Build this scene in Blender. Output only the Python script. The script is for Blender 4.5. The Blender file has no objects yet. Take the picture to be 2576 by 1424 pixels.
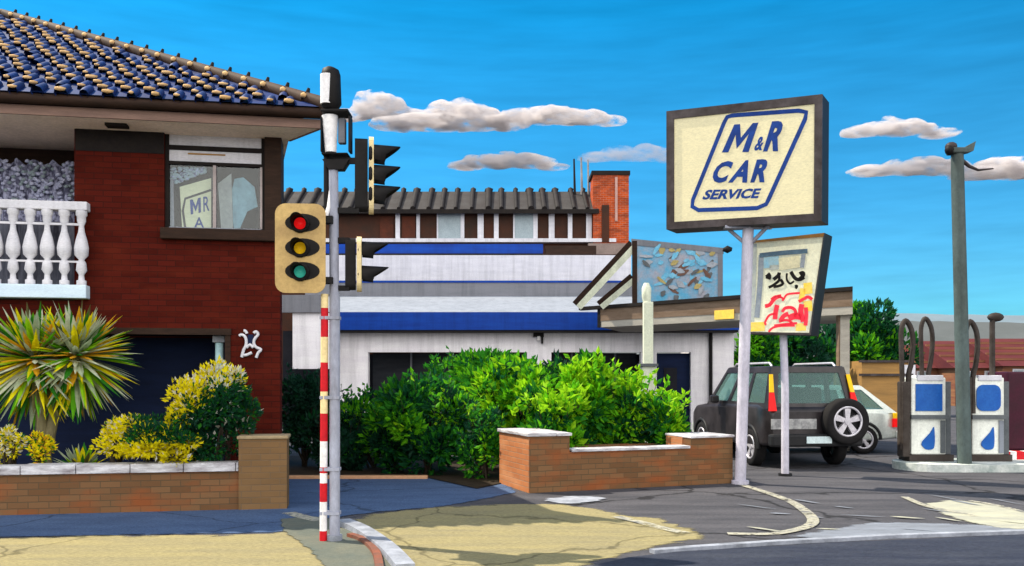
import bpy, bmesh, math, random
from mathutils import Vector, Matrix, Euler, noise
rnd = random.Random(7)
R = math.radians
C = bpy.context.scene.collection

# ------------------------------------------------------------------ camera
# picture measurements below are in a 2576 x 1424 frame (focal length 2231, horizon on row 950)
FOC, CX, HY, EYE = 2231.0, 1288.0, 950.0, 1.6
cam_d = bpy.data.cameras.new('camera'); cam = bpy.data.objects.new('camera', cam_d); C.objects.link(cam)
cam.location = (0, 0, EYE); cam.rotation_euler = (R(90), 0, 0)
cam_d.sensor_width = 36; cam_d.lens = 36*FOC/2576; cam_d.shift_y = (HY-712)/2576
cam_d.clip_start = 0.1; cam_d.clip_end = 6000
S = bpy.context.scene; S.camera = cam
S.render.engine = 'CYCLES'
S.render.resolution_x, S.render.resolution_y = 1024, 566

# ------------------------------------------------------------------ world, sun, exposure
SUN_DIR = Vector((-0.92, 0.39, 0.0)).normalized()
SUN_EL = 53.0
sv = SUN_DIR*math.cos(R(SUN_EL)) + Vector((0, 0, math.sin(R(SUN_EL))))
W = bpy.data.worlds.new('World'); S.world = W; W.use_nodes = True
nt = W.node_tree; nt.nodes.clear()
def N(nt, t, **kw):
    n = nt.nodes.new(t)
    for k, v in kw.items(): setattr(n, k, v)
    return n
sky = N(nt, 'ShaderNodeTexSky', sky_type='NISHITA', sun_disc=False)
sky.sun_elevation = R(SUN_EL); sky.sun_rotation = math.atan2(SUN_DIR.x, SUN_DIR.y)
sky.air_density = 1.0; sky.dust_density = 0.3; sky.ozone_density = 2.0
SKY_HIGH, SKY_LOW = (0.026, 0.61, 0.82), (0.18, 0.58, 0.77)
mul = N(nt, 'ShaderNodeMix', data_type='RGBA', blend_type='MULTIPLY'); mul.inputs[0].default_value = 1
nt.links.new(sky.outputs[0], mul.inputs[6])
tc = N(nt, 'ShaderNodeTexCoord'); sep = N(nt, 'ShaderNodeSeparateXYZ'); nt.links.new(tc.outputs['Generated'], sep.inputs[0])
mz = N(nt, 'ShaderNodeMapRange'); nt.links.new(sep.outputs[2], mz.inputs[0]); mz.inputs[1].default_value = 0.10; mz.inputs[2].default_value = 0.38
tm = N(nt, 'ShaderNodeMix', data_type='RGBA'); nt.links.new(mz.outputs[0], tm.inputs[0]); tm.inputs[6].default_value = (*SKY_LOW, 1); tm.inputs[7].default_value = (*SKY_HIGH, 1)
nt.links.new(tm.outputs[2], mul.inputs[7])
# unseen bright cloud added behind the camera as fill for front faces
mr = N(nt, 'ShaderNodeMapRange'); nt.links.new(sep.outputs[1], mr.inputs[0])
mr.inputs[1].default_value = 0.05; mr.inputs[2].default_value = -0.45; mr.inputs[3].default_value = 0; mr.inputs[4].default_value = 1
nz = N(nt, 'ShaderNodeTexNoise'); nz.inputs['Scale'].default_value = 3.0; nz.inputs['Detail'].default_value = 5
nt.links.new(tc.outputs['Generated'], nz.inputs[0])
mr2 = N(nt, 'ShaderNodeMapRange'); nt.links.new(nz.outputs[0], mr2.inputs[0])
mr2.inputs[1].default_value = 0.35; mr2.inputs[2].default_value = 0.6; mr2.inputs[3].default_value = 0.35; mr2.inputs[4].default_value = 1
mm = N(nt, 'ShaderNodeMath', operation='MULTIPLY'); nt.links.new(mr.outputs[0], mm.inputs[0]); nt.links.new(mr2.outputs[0], mm.inputs[1])
# faint wind-drawn streaks in the blue
mp = N(nt, 'ShaderNodeMapping'); mp.inputs['Scale'].default_value = (3, 3, 26); nt.links.new(tc.outputs['Generated'], mp.inputs[0])
n3 = N(nt, 'ShaderNodeTexNoise'); n3.inputs['Scale'].default_value = 3.0; n3.inputs['Detail'].default_value = 6; nt.links.new(mp.outputs[0], n3.inputs[0])
mr3 = N(nt, 'ShaderNodeMapRange'); nt.links.new(n3.outputs[0], mr3.inputs[0])
mr3.inputs[1].default_value = 0.3; mr3.inputs[2].default_value = 0.72; mr3.inputs[3].default_value = 0.93; mr3.inputs[4].default_value = 1.12
mul2 = N(nt, 'ShaderNodeMix', data_type='RGBA', blend_type='MULTIPLY'); mul2.inputs[0].default_value = 1
nt.links.new(mul.outputs[2], mul2.inputs[6]); nt.links.new(mr3.outputs[0], mul2.inputs[7])
mx = N(nt, 'ShaderNodeMix', data_type='RGBA'); nt.links.new(mm.outputs[0], mx.inputs[0]); nt.links.new(mul2.outputs[2], mx.inputs[6])
mx.inputs[7].default_value = (17.0, 16.3, 15.2, 1)
bg = N(nt, 'ShaderNodeBackground'); bg.inputs[1].default_value = 0.10
wo = N(nt, 'ShaderNodeOutputWorld'); nt.links.new(mx.outputs[2], bg.inputs[0]); nt.links.new(bg.outputs[0], wo.inputs[0])
sun_d = bpy.data.lights.new('sun', 'SUN'); sun_d.energy = 4.0; sun_d.angle = R(0.5); sun_d.color = (1.0, 0.90, 0.72)
sun = bpy.data.objects.new('sun', sun_d); C.objects.link(sun); sun.location = sv*60
sun.rotation_euler = sv.to_track_quat('Z', 'Y').to_euler()
S.view_settings.view_transform = 'Standard'; S.view_settings.look = 'None'
S.view_settings.exposure = 1.0; S.view_settings.gamma = 1

# ------------------------------------------------------------------ picture helpers (world points at a chosen distance)
def at(x, y, Y): return Vector(((x-CX)/FOC*Y, Y, EYE+(HY-y)/FOC*Y))
def gnd(x, y, z=0.0):
    Y = (EYE-z)*FOC/(y-HY); return Vector(((x-CX)/FOC*Y, Y, z))
def onplane(x, y, p0, n):
    d = Vector(((x-CX)/FOC, 1, (HY-y)/FOC)); o = Vector((0, 0, EYE))
    return o + d*((p0-o).dot(n)/d.dot(n))

# ------------------------------------------------------------------ materials
MATS = {}
def lin(c):
    if isinstance(c, str):
        c = [int(c[i:i+2], 16)/255 for i in (0, 2, 4)]
        c = [v/12.92 if v <= .04045 else ((v+.055)/1.055)**2.4 for v in c]
    return tuple(c)
def mat(name, col, col2=None, rough=.75, scale=2.0, stretch=(1, 1, 1), bump=.0, bscale=None, contrast=.5, metal=0, emit=None, estr=0, translucent=0, spec=.14, detail=6, speck=.16, sscale=22, streak=0):
    if name in MATS: return MATS[name]
    m = bpy.data.materials.new(name); m.use_nodes = True; t = m.node_tree
    b = t.nodes['Principled BSDF']; col = lin(col)
    b.inputs['Roughness'].default_value = rough; b.inputs['Metallic'].default_value = metal
    b.inputs['Specular IOR Level'].default_value = spec
    co = N(t, 'ShaderNodeTexCoord'); ma = N(t, 'ShaderNodeMapping'); ma.inputs['Scale'].default_value = stretch
    t.links.new(co.outputs['Object'], ma.inputs[0])
    no = N(t, 'ShaderNodeTexNoise'); no.inputs['Scale'].default_value = scale; no.inputs['Detail'].default_value = detail; no.inputs['Roughness'].default_value = .65
    t.links.new(ma.outputs[0], no.inputs[0])
    c2 = lin(col2) if col2 else tuple(v*.72 for v in col)
    ra = N(t, 'ShaderNodeMapRange'); ra.inputs[1].default_value = .5-contrast*.35; ra.inputs[2].default_value = .5+contrast*.35
    t.links.new(no.outputs[0], ra.inputs[0])
    mi = N(t, 'ShaderNodeMix', data_type='RGBA'); t.links.new(ra.outputs[0], mi.inputs[0])
    mi.inputs[6].default_value = (*col, 1); mi.inputs[7].default_value = (*c2, 1)
    if speck:
        ns = N(t, 'ShaderNodeTexNoise'); ns.inputs['Scale'].default_value = sscale; ns.inputs['Detail'].default_value = 4; ns.inputs['Roughness'].default_value = .8; t.links.new(ma.outputs[0], ns.inputs[0])
        rs = N(t, 'ShaderNodeMapRange'); rs.inputs[1].default_value = .3; rs.inputs[2].default_value = .7; rs.inputs[3].default_value = 1-speck; rs.inputs[4].default_value = 1+speck; t.links.new(ns.outputs[0], rs.inputs[0])
        mu = N(t, 'ShaderNodeMix', data_type='RGBA', blend_type='MULTIPLY'); mu.inputs[0].default_value = 1; t.links.new(mi.outputs[2], mu.inputs[6]); t.links.new(rs.outputs[0], mu.inputs[7]); mi = mu
    if streak:
        mk = N(t, 'ShaderNodeMapping'); mk.inputs['Scale'].default_value = (5, 5, .35); t.links.new(co.outputs['Object'], mk.inputs[0])
        nk = N(t, 'ShaderNodeTexNoise'); nk.inputs['Scale'].default_value = .9; nk.inputs['Detail'].default_value = 7; nk.inputs['Roughness'].default_value = .7; t.links.new(mk.outputs[0], nk.inputs[0])
        rk = N(t, 'ShaderNodeMapRange'); rk.inputs[1].default_value = .45; rk.inputs[2].default_value = .72; rk.inputs[3].default_value = 1; rk.inputs[4].default_value = 1-streak; t.links.new(nk.outputs[0], rk.inputs[0])
        mu = N(t, 'ShaderNodeMix', data_type='RGBA', blend_type='MULTIPLY'); mu.inputs[0].default_value = 1; t.links.new(mi.outputs[2], mu.inputs[6]); t.links.new(rk.outputs[0], mu.inputs[7]); mi = mu
    t.links.new(mi.outputs[2], b.inputs['Base Color'])
    if bump:
        bu = N(t, 'ShaderNodeBump'); bu.inputs['Strength'].default_value = bump; bu.inputs['Distance'].default_value = .02
        nb = N(t, 'ShaderNodeTexNoise'); nb.inputs['Scale'].default_value = bscale or scale*5; nb.inputs['Detail'].default_value = 5
        t.links.new(ma.outputs[0], nb.inputs[0]); t.links.new(nb.outputs[0], bu.inputs['Height']); t.links.new(bu.outputs[0], b.inputs['Normal'])
    if emit:
        b.inputs['Emission Color'].default_value = (*lin(emit), 1); b.inputs['Emission Strength'].default_value = estr
    if translucent:
        tr = N(t, 'ShaderNodeBsdfTranslucent'); t.links.new(mi.outputs[2], tr.inputs[0])
        ms = N(t, 'ShaderNodeMixShader'); ms.inputs[0].default_value = translucent
        t.links.new(b.outputs[0], ms.inputs[1]); t.links.new(tr.outputs[0], ms.inputs[2]); t.links.new(ms.outputs[0], t.nodes['Material Output'].inputs[0])
    MATS[name] = m; return m
def brick(name, c1, c2, mortar, stain, rough=.9, s=1.0, stainamt=.5, mix=.5):
    m = bpy.data.materials.new(name); m.use_nodes = True; t = m.node_tree; b = t.nodes['Principled BSDF']; b.inputs['Roughness'].default_value = rough
    b.inputs['Specular IOR Level'].default_value = .05
    co = N(t, 'ShaderNodeTexCoord'); se = N(t, 'ShaderNodeSeparateXYZ'); t.links.new(co.outputs['Object'], se.inputs[0])
    ad = N(t, 'ShaderNodeMath', operation='ADD'); t.links.new(se.outputs[0], ad.inputs[0]); t.links.new(se.outputs[1], ad.inputs[1])
    cb = N(t, 'ShaderNodeCombineXYZ'); t.links.new(ad.outputs[0], cb.inputs[0]); t.links.new(se.outputs[2], cb.inputs[1])
    br = N(t, 'ShaderNodeTexBrick'); t.links.new(cb.outputs[0], br.inputs[0])
    br.inputs['Color1'].default_value = (*lin(c1), 1); br.inputs['Color2'].default_value = (*lin(c2), 1); br.inputs['Mortar'].default_value = (*lin(mortar), 1)
    br.inputs['Scale'].default_value = 1.0; br.inputs['Brick Width'].default_value = .225*s; br.inputs['Row Height'].default_value = .075*s
    br.inputs['Mortar Size'].default_value = .006*s; br.inputs['Mortar Smooth'].default_value = .4; br.inputs['Bias'].default_value = mix-.5
    no = N(t, 'ShaderNodeTexNoise'); no.inputs['Scale'].default_value = 1.6; no.inputs['Detail'].default_value = 8
    mp_ = N(t, 'ShaderNodeMapping'); mp_.inputs['Scale'].default_value = (1, 1, 3.0); t.links.new(co.outputs['Object'], mp_.inputs[0]); t.links.new(mp_.outputs[0], no.inputs[0])
    ra = N(t, 'ShaderNodeMapRange'); ra.inputs[1].default_value = .48; ra.inputs[2].default_value = .68; ra.inputs[4].default_value = stainamt; t.links.new(no.outputs[0], ra.inputs[0])
    mi = N(t, 'ShaderNodeMix', data_type='RGBA'); t.links.new(ra.outputs[0], mi.inputs[0]); t.links.new(br.outputs[0], mi.inputs[6]); mi.inputs[7].default_value = (*lin(stain), 1)
    t.links.new(mi.outputs[2], b.inputs['Base Color'])
    bu = N(t, 'ShaderNodeBump'); bu.inputs['Strength'].default_value = .5; bu.inputs['Distance'].default_value = .01; bu.invert = True
    t.links.new(br.outputs['Fac'], bu.inputs['Height']); t.links.new(bu.outputs[0], b.inputs['Normal'])
    MATS[name] = m; return m
M = {}
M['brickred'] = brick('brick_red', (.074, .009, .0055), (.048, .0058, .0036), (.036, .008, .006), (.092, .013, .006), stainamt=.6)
M['brickbrown'] = brick('brick_brown', (.175, .094, .046), (.125, .064, .031), (.10, .066, .038), (.28, .066, .018), stainamt=.55)
M['bricksunlit'] = brick('brick_sunlit', (.40, .15, .06), (.33, .12, .05), (.27, .17, .11), (.50, .24, .12), stainamt=.6)
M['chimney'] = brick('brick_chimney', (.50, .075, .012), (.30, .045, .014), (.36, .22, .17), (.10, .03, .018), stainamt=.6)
M['coping'] = mat('coping', (.62, .62, .66), (.22, .20, .22), scale=3, stretch=(1, 1, 4), bump=.4, contrast=.4)
M['copingtan'] = mat('coping_tan', (.36, .27, .16), (.20, .15, .09), scale=3, bump=.3)
M['dkbrown'] = mat('dark_brown_wood', (.018, .010, .007), (.035, .018, .012), scale=3, stretch=(1, 1, 6), bump=.2)
M['blackbrown'] = mat('black_brown', (.009, .007, .008), (.018, .014, .012), scale=4, bump=.1)
M['fascia'] = mat('fascia_mauve', (.23, .145, .115), (.15, .095, .08), scale=1.4, stretch=(1, 1, 9), bump=.2)
M['soffit'] = mat('soffit_pink', (.90, .74, .66), (.72, .58, .50), scale=1.5, stretch=(1, 1, 5), bump=.1)
M['navytile'] = mat('navy_tile', (.006, .011, .045), (.012, .035, .16), scale=2.5, rough=.55, contrast=.7, stretch=(1, 1, 4))
M['litnose'] = mat('lit_nose', (.66, .43, .20), (.50, .30, .13), scale=5, rough=.7)
M['hiptile'] = mat('hip_tile', (.028, .015, .010), (.055, .03, .02), scale=4)
M['white'] = mat('white_paint', (.68, .67, .72), (.52, .52, .58), scale=1.5, stretch=(1, 1, 5), bump=.15, contrast=.8, streak=.26)
M['whitewall'] = mat('white_wall', (.90, .88, .90), (.74, .70, .76), scale=.8, stretch=(1, 1, 5), bump=.3, contrast=.7, streak=.26)
M['palegrey'] = mat('pale_grey_sheet', (.26, .28, .33), (.20, .22, .26), scale=.8, stretch=(1, 1, 8), contrast=.8, streak=.26)
M['midgrey'] = mat('mid_grey', (.20, .20, .23), (.15, .16, .18), scale=.8, stretch=(1, 1, 8), contrast=.8, streak=.26)
M['blue'] = mat('royal_blue', (.003, .028, .22), (.004, .055, .34), scale=.9, stretch=(1, 1, 8), rough=.5, contrast=.8, streak=.26)
M['navy'] = mat('navy_door', (.0045, .009, .030), (.009, .019, .065), scale=1.2, stretch=(1, 1, 6), contrast=.7)
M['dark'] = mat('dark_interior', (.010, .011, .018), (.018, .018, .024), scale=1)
M['paleblue'] = mat('pale_blue', (.42, .62, .68), (.32, .50, .55), scale=3)
M['lace'] = mat('lace', (.42, .43, .60), (.09, .09, .15), scale=13, contrast=.25, detail=3)
M['asphalt'] = mat('forecourt_asphalt', (.034, .035, .043), (.098, .094, .105), scale=.7, stretch=(.7, 3.2, 1), bump=.5, bscale=60, contrast=.7, rough=.9, speck=.55, sscale=34)
M['roadblue'] = mat('road_asphalt', (.016, .020, .038), (.045, .050, .068), scale=.9, stretch=(.6, 3, 1), bump=.5, bscale=70, contrast=.6, rough=.85, speck=.55, sscale=34)
M['shadegrey'] = mat('pavement_shade', (.070, .115, .215), (.045, .075, .15), scale=1.2, stretch=(1, 3, 1), bump=.4, bscale=60, contrast=.6, rough=.9, speck=.55, sscale=34)
M['buff'] = mat('buff_sunlit', (.29, .245, .115), (.20, .175, .105), scale=1.3, stretch=(.6, 4, 1), bump=.5, bscale=60, contrast=.6, rough=.9, speck=.55, sscale=34)
M['teal'] = mat('green_grey_patch', (.085, .10, .088), (.13, .13, .10), scale=2, bump=.3, bscale=60)
M['marking'] = mat('road_paint', (.55, .52, .40), (.13, .13, .13), scale=5, contrast=.35, rough=.8)
M['kerb'] = mat('kerb_stone', (.34, .36, .42), (.16, .17, .20), scale=4, bump=.3)
M['kerbred'] = mat('kerb_red', (.22, .07, .04), (.12, .07, .055), scale=6, bump=.3)
M['sandstone'] = mat('sandstone', (.52, .28, .16), (.42, .25, .14), scale=3, bump=.2)
M['soil'] = mat('soil', (.020, .014, .010), (.04, .028, .018), scale=5, bump=.8)
M['polegrey'] = mat('pole_grey', (.36, .38, .48), (.22, .22, .26), scale=4, stretch=(1, 1, .4), rough=.5)
M['polelav'] = mat('pole_lavender', (.60, .57, .66), (.42, .40, .48), scale=4, stretch=(1, 1, .5), rough=.5, streak=.26)
M['postteal'] = mat('post_teal', (.095, .13, .13), (.045, .055, .05), scale=1.2, stretch=(1, 1, .6), rough=.6, contrast=.5)
M['postcream'] = mat('post_cream', (.74, .76, .60), (.56, .60, .48), scale=3, rough=.7, streak=.26)
M['black'] = mat('black_plastic', (.006, .0055, .006), (.012, .010, .010), scale=6, rough=.6)
M['tan'] = mat('signal_tan', (.54, .37, .145), (.38, .25, .105), scale=5, rough=.6, contrast=.6)
M['cream'] = mat('cream_strip', (.72, .58, .32), (.6, .48, .26), scale=5)
M['redband'] = mat('red_band', (.58, .010, .016), (.42, .01, .02), scale=8, rough=.5)
M['whiteband'] = mat('white_band', (.82, .80, .80), (.66, .64, .66), scale=8, rough=.5)
M['creamband'] = mat('cream_band', (.78, .62, .32), (.7, .55, .28), scale=8, rough=.5)
M['lensred'] = mat('lens_red', (.65, .006, .008), rough=.25, emit=(.9, .01, .01), estr=.25)
M['lensamber'] = mat('lens_amber', (.85, .50, .01), rough=.25, emit=(.9, .5, .01), estr=.12)
M['lensgreen'] = mat('lens_green', (.06, .50, .38), rough=.25, emit=(.05, .6, .45), estr=.10)
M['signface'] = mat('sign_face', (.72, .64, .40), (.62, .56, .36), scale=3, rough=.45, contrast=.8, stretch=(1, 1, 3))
M['signblue'] = mat('sign_blue', (.006, .028, .15), (.008, .045, .24), scale=6, rough=.6)
M['signred'] = mat('sign_red', (.78, .02, .05), (.85, .05, .08), scale=6, rough=.6, emit=(.8, .02, .04), estr=.06)  # slight emission added to brighten the shaded red print
M['signyellow'] = mat('sign_yellow', (.88, .62, .05), (.8, .6, .2), scale=6, rough=.6, emit=(.85, .55, .03), estr=.06)  # emission lifts the yellow print out of the shade
M['signgrey'] = mat('sign_grey', (.42, .47, .48), (.52, .55, .50), scale=6, rough=.6)
M['signsky'] = mat('sign_light_blue', (.22, .52, .74), (.40, .55, .60), scale=6, rough=.6)
M['boxframe'] = mat('sign_frame', (.022, .015, .014), (.075, .062, .065), scale=3, rough=.5, contrast=.5)
M['boxside'] = mat('sign_side', (.010, .007, .008), (.02, .015, .016), scale=3, rough=.5)
M['rust'] = mat('rusty_frame', (.32, .15, .035), (.16, .09, .04), scale=4)
M['weather'] = mat('weathered_panel', (.30, .30, .35), (.09, .32, .50), scale=2.2, contrast=.35, rough=.5)
M['brownfascia'] = mat('brown_fascia', (.13, .085, .055), (.20, .14, .10), scale=2, stretch=(1, 1, 5))
M['soffgrey'] = mat('soffit_grey', (.38, .35, .30), (.28, .26, .23), scale=2, stretch=(1, 1, 5))
M['yellow'] = mat('yellow_panel', (.85, .60, .08), (.75, .5, .1), scale=4)
M['flatbrown'] = mat('flats_brown', (.030, .018, .013), (.065, .022, .012), scale=1.2)
M['rooftile'] = mat('grey_roof', (.060, .056, .056), (.032, .026, .025), scale=2, contrast=.7)
M['rib'] = mat('roof_rib', (.012, .010, .011), (.025, .02, .019), scale=3)
M['panegrey'] = mat('pane_grey', (.24, .30, .33), (.32, .38, .42), scale=1.5, rough=.35)
M['maroon'] = mat('maroon_roof', (.060, .012, .018), (.12, .028, .024), scale=.35, stretch=(1, 1, 5), contrast=.8)
M['ochre'] = mat('ochre_wall', (.40, .22, .07), (.22, .13, .05), scale=.6, stretch=(.6, .6, 6), contrast=.5)
M['ochrebrown'] = mat('ochre_brown_brick', (.26, .13, .06), (.13, .035, .03), scale=.8, stretch=(.4, .4, 6), contrast=.5)
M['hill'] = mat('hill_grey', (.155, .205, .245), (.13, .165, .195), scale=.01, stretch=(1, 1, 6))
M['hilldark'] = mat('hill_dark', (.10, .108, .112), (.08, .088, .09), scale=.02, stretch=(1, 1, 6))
M['cloud'] = mat('cloud', (.62, .58, .55), (.50, .47, .48), scale=.02, rough=1, spec=0)
M['carsilver'] = mat('car_silver', (.56, .60, .56), (.48, .52, .50), scale=1, rough=.28, metal=.25, spec=.6)
M['cardark'] = mat('car_charcoal', (.010, .008, .009), (.045, .038, .042), scale=2.6, rough=.3, metal=.2, spec=.4)
M['cartrim'] = mat('car_trim', (.02, .02, .022), rough=.5, scale=4)
M['carglass'] = mat('car_glass', (.26, .38, .36), (.045, .04, .03), scale=1.9, rough=.12, contrast=.35, spec=.5)
M['tyre'] = mat('tyre', (.015, .014, .015), rough=.85, scale=8)
M['alloy'] = mat('alloy', (.60, .58, .62), (.42, .40, .45), scale=10, rough=.35, metal=.4)
M['plate'] = mat('plate', (.58, .68, .70), (.5, .6, .63), scale=6, rough=.4)
M['pumpwhite'] = mat('pump_white', (.80, .82, .76), (.68, .70, .66), scale=3, rough=.45, streak=.26)
M['pumpblue'] = mat('pump_blue', (.012, .085, .36), (.02, .12, .42), scale=4, rough=.35)
M['pumpgrey'] = mat('pump_grey', (.075, .085, .095), (.12, .13, .14), scale=3, rough=.5)
M['hose'] = mat('hose', (.030, .022, .018), (.06, .05, .045), scale=5, rough=.6)
M['plinth'] = mat('plinth', (.035, .027, .024), (.06, .05, .045), scale=4)
M['island'] = mat('island', (.26, .31, .30), (.60, .62, .60), scale=2.5, contrast=.4)
M['maroonpaint'] = mat('maroon_paint', (.055, .008, .022), (.035, .010, .018), scale=3, rough=.4)
G = {}
def leafm(n, c): G[n] = mat('leaf_'+n, c, tuple(v*.7 for v in c), scale=6, rough=.55, translucent=.45, contrast=.5, spec=.1); return G[n]
leafm('dark', (.008, .050, .026)); leafm('deep', (.010, .095, .030)); leafm('mid', (.035, .23, .018)); leafm('bright', (.13, .46, .010)); leafm('lime', (.36, .70, .015))
leafm('yellow', (.95, .82, .01)); leafm('paleflower', (.88, .86, .74)); leafm('orange', (.85, .42, .02)); leafm('greygreen', (.50, .58, .40)); leafm('palestrap', (.74, .78, .60)); leafm('teal', (.020, .080, .050)); leafm('bronze', (.13, .12, .04))
G['wood'] = mat('bark', (.10, .085, .05), (.22, .19, .10), scale=5, stretch=(1, 1, .4), bump=.6)
G['dkwood'] = mat('dark_bark', (.03, .022, .015), scale=5, bump=.4)

def cracks(m, sc=.45, wd=.012, dark=.35):
    t = m.node_tree; b = t.nodes['Principled BSDF']; src = b.inputs['Base Color'].links[0].from_socket
    co = N(t, 'ShaderNodeTexCoord'); nz_ = N(t, 'ShaderNodeTexNoise'); nz_.inputs['Scale'].default_value = 1.7; nz_.inputs['Detail'].default_value = 6; t.links.new(co.outputs['Object'], nz_.inputs[0])
    mv = N(t, 'ShaderNodeMix', data_type='RGBA'); mv.inputs[0].default_value = .35; t.links.new(co.outputs['Object'], mv.inputs[6]); t.links.new(nz_.outputs['Color'], mv.inputs[7])
    vo = N(t, 'ShaderNodeTexVoronoi', feature='DISTANCE_TO_EDGE'); vo.inputs['Scale'].default_value = sc; t.links.new(mv.outputs[2], vo.inputs['Vector'])
    ra = N(t, 'ShaderNodeMapRange'); ra.inputs[1].default_value = wd*.3; ra.inputs[2].default_value = wd; ra.inputs[3].default_value = dark; ra.inputs[4].default_value = 1; t.links.new(vo.outputs['Distance'], ra.inputs[0])
    mu = N(t, 'ShaderNodeMix', data_type='RGBA', blend_type='MULTIPLY'); mu.inputs[0].default_value = 1; t.links.new(src, mu.inputs[6]); t.links.new(ra.outputs[0], mu.inputs[7]); t.links.new(mu.outputs[2], b.inputs['Base Color'])
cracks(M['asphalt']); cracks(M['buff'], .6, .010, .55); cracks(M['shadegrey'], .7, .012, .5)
# ------------------------------------------------------------------ mesh builder
class MB:
    def __init__(s): s.v = []; s.f = []; s.m = []; s.mats = []; s.sm = []
    def mi(s, m):
        if m not in s.mats: s.mats.append(m)
        return s.mats.index(m)
    def add(s, vs, fs, m, smooth=False, T=None):
        o = len(s.v); k = s.mi(m)
        for p in vs: s.v.append(tuple((T @ Vector(p)) if T else p))
        for f in fs: s.f.append([o+i for i in f]); s.m.append(k); s.sm.append(smooth)
    def box(s, a, b, m, T=None, bev=0):
        x0, y0, z0 = [min(a[i], b[i]) for i in range(3)]; x1, y1, z1 = [max(a[i], b[i]) for i in range(3)]
        if bev:
            bm = bmesh.new(); bmesh.ops.create_cube(bm, size=1)
            for v in bm.verts: v.co = Vector(((x0+x1)/2+v.co.x*(x1-x0), (y0+y1)/2+v.co.y*(y1-y0), (z0+z1)/2+v.co.z*(z1-z0)))
            bmesh.ops.bevel(bm, geom=bm.edges[:], offset=bev, segments=2, affect='EDGES', profile=.5)
            bm.verts.index_update(); s.add([v.co.copy() for v in bm.verts], [[v.index for v in f.verts] for f in bm.faces], m, False, T); bm.free(); return s
        s.add([(x0, y0, z0), (x1, y0, z0), (x1, y1, z0), (x0, y1, z0), (x0, y0, z1), (x1, y0, z1), (x1, y1, z1), (x0, y1, z1)],
              [(0, 3, 2, 1), (4, 5, 6, 7), (0, 1, 5, 4), (1, 2, 6, 5), (2, 3, 7, 6), (3, 0, 4, 7)], m, False, T); return s
    def prism(s, pts, vec, m, T=None):          # polygon swept along vec
        n = len(pts); vec = Vector(vec); a = [Vector(p) for p in pts]; b = [p+vec for p in a]
        s.add(a+b, [list(range(n))[::-1], [n+i for i in range(n)]]+[[i, (i+1) % n, n+(i+1) % n, n+i] for i in range(n)], m, False, T); return s
    def tube(s, pts, r, m, seg=10, caps=True, T=None):
        pts = [Vector(p) for p in pts]; n = len(pts); rr = r if isinstance(r, (list, tuple)) else [r]*n
        vs = []; up = None
        for i, p in enumerate(pts):
            d = (pts[min(i+1, n-1)]-pts[max(i-1, 0)]).normalized()
            if up is None: up = d.orthogonal().normalized()
            up = (up-d*up.dot(d)).normalized(); w = d.cross(up)
            for k in range(seg):
                a = 2*math.pi*k/seg; vs.append(p+(up*math.cos(a)+w*math.sin(a))*rr[i])
        fs = [[i*seg+k, i*seg+(k+1) % seg, (i+1)*seg+(k+1) % seg, (i+1)*seg+k] for i in range(n-1) for k in range(seg)]
        s.add(vs, fs, m, True, T)
        if caps: s.add(vs[:seg], [list(range(seg))[::-1]], m, False, T); s.add(vs[-seg:], [list(range(seg))], m, False, T)
        return s
    def ell(s, c, r, m, sub=2, T=None, jit=0, seed=0, smooth=True):
        bm = bmesh.new(); bmesh.ops.create_icosphere(bm, subdivisions=sub, radius=1)
        vs = []
        for v in bm.verts:
            k = 1+jit*noise.noise(v.co*1.7+Vector((seed*3.1, seed, 0))) if jit else 1
            vs.append((c[0]+v.co.x*r[0]*k, c[1]+v.co.y*r[1]*k, c[2]+v.co.z*r[2]*k))
        s.add(vs, [[v.index for v in f.verts] for f in bm.faces], m, smooth, T); bm.free(); return s
    def build(s, name, parent=None, label=None, mods=None):
        me = bpy.data.meshes.new(name); me.from_pydata([tuple(v) for v in s.v], [], s.f)
        for mt in s.mats: me.materials.append(mt)
        me.polygons.foreach_set('material_index', s.m); me.polygons.foreach_set('use_smooth', s.sm); me.update()
        o = bpy.data.objects.new(name, me); C.objects.link(o)
        if parent: o.parent = parent
        if label: o['label'] = label
        return o
def tag(o, label, cat, group=None, kind=None):
    if label: o['label'] = label
    if cat: o['category'] = cat
    if group: o['group'] = group
    if kind: o['kind'] = kind
    return o
def thing(name, loc, label, cat, group=None, rz=0):
    o = bpy.data.objects.new(name, None); C.objects.link(o); o.location = loc; o.rotation_euler = (0, 0, rz); o.empty_display_size = .3
    return tag(o, label, cat, group)
def inv(o): return (Matrix.Translation(o.location) @ o.rotation_euler.to_matrix().to_4x4()).inverted()
def ribbon(mb, pts, w, n, m, th=.006, T=None, closed=False):
    """flat painted stroke of width w lying in the plane of normal n"""
    pts = [Vector(p) for p in pts]; k = len(pts); L = []; Rr = []
    for i, p in enumerate(pts):
        if closed: d = pts[(i+1) % k]-pts[i-1]
        else: d = pts[min(i+1, k-1)]-pts[max(i-1, 0)]
        d.normalize(); q = n.cross(d).normalized(); ww = w[i] if isinstance(w, (list, tuple)) else w
        L.append(p+q*ww/2+n*th); Rr.append(p-q*ww/2+n*th)
    vs = L+Rr; r = range(k) if closed else range(k-1)
    fs = [[i, (i+1) % k, k+(i+1) % k, k+i] for i in r]
    mb.add(vs, fs, m, False, T)
def smooth_path(pts, sub=4):
    pts = [Vector(p) for p in pts]; out = []
    for i in range(len(pts)-1):
        p0, p1, p2, p3 = pts[max(i-1, 0)], pts[i], pts[i+1], pts[min(i+2, len(pts)-1)]
        for k in range(sub):
            t = k/sub; out.append(.5*((2*p1)+(-p0+p2)*t+(2*p0-5*p1+4*p2-p3)*t*t+(-p0+3*p1-3*p2+p3)*t**3))
    out.append(pts[-1]); return out
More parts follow.
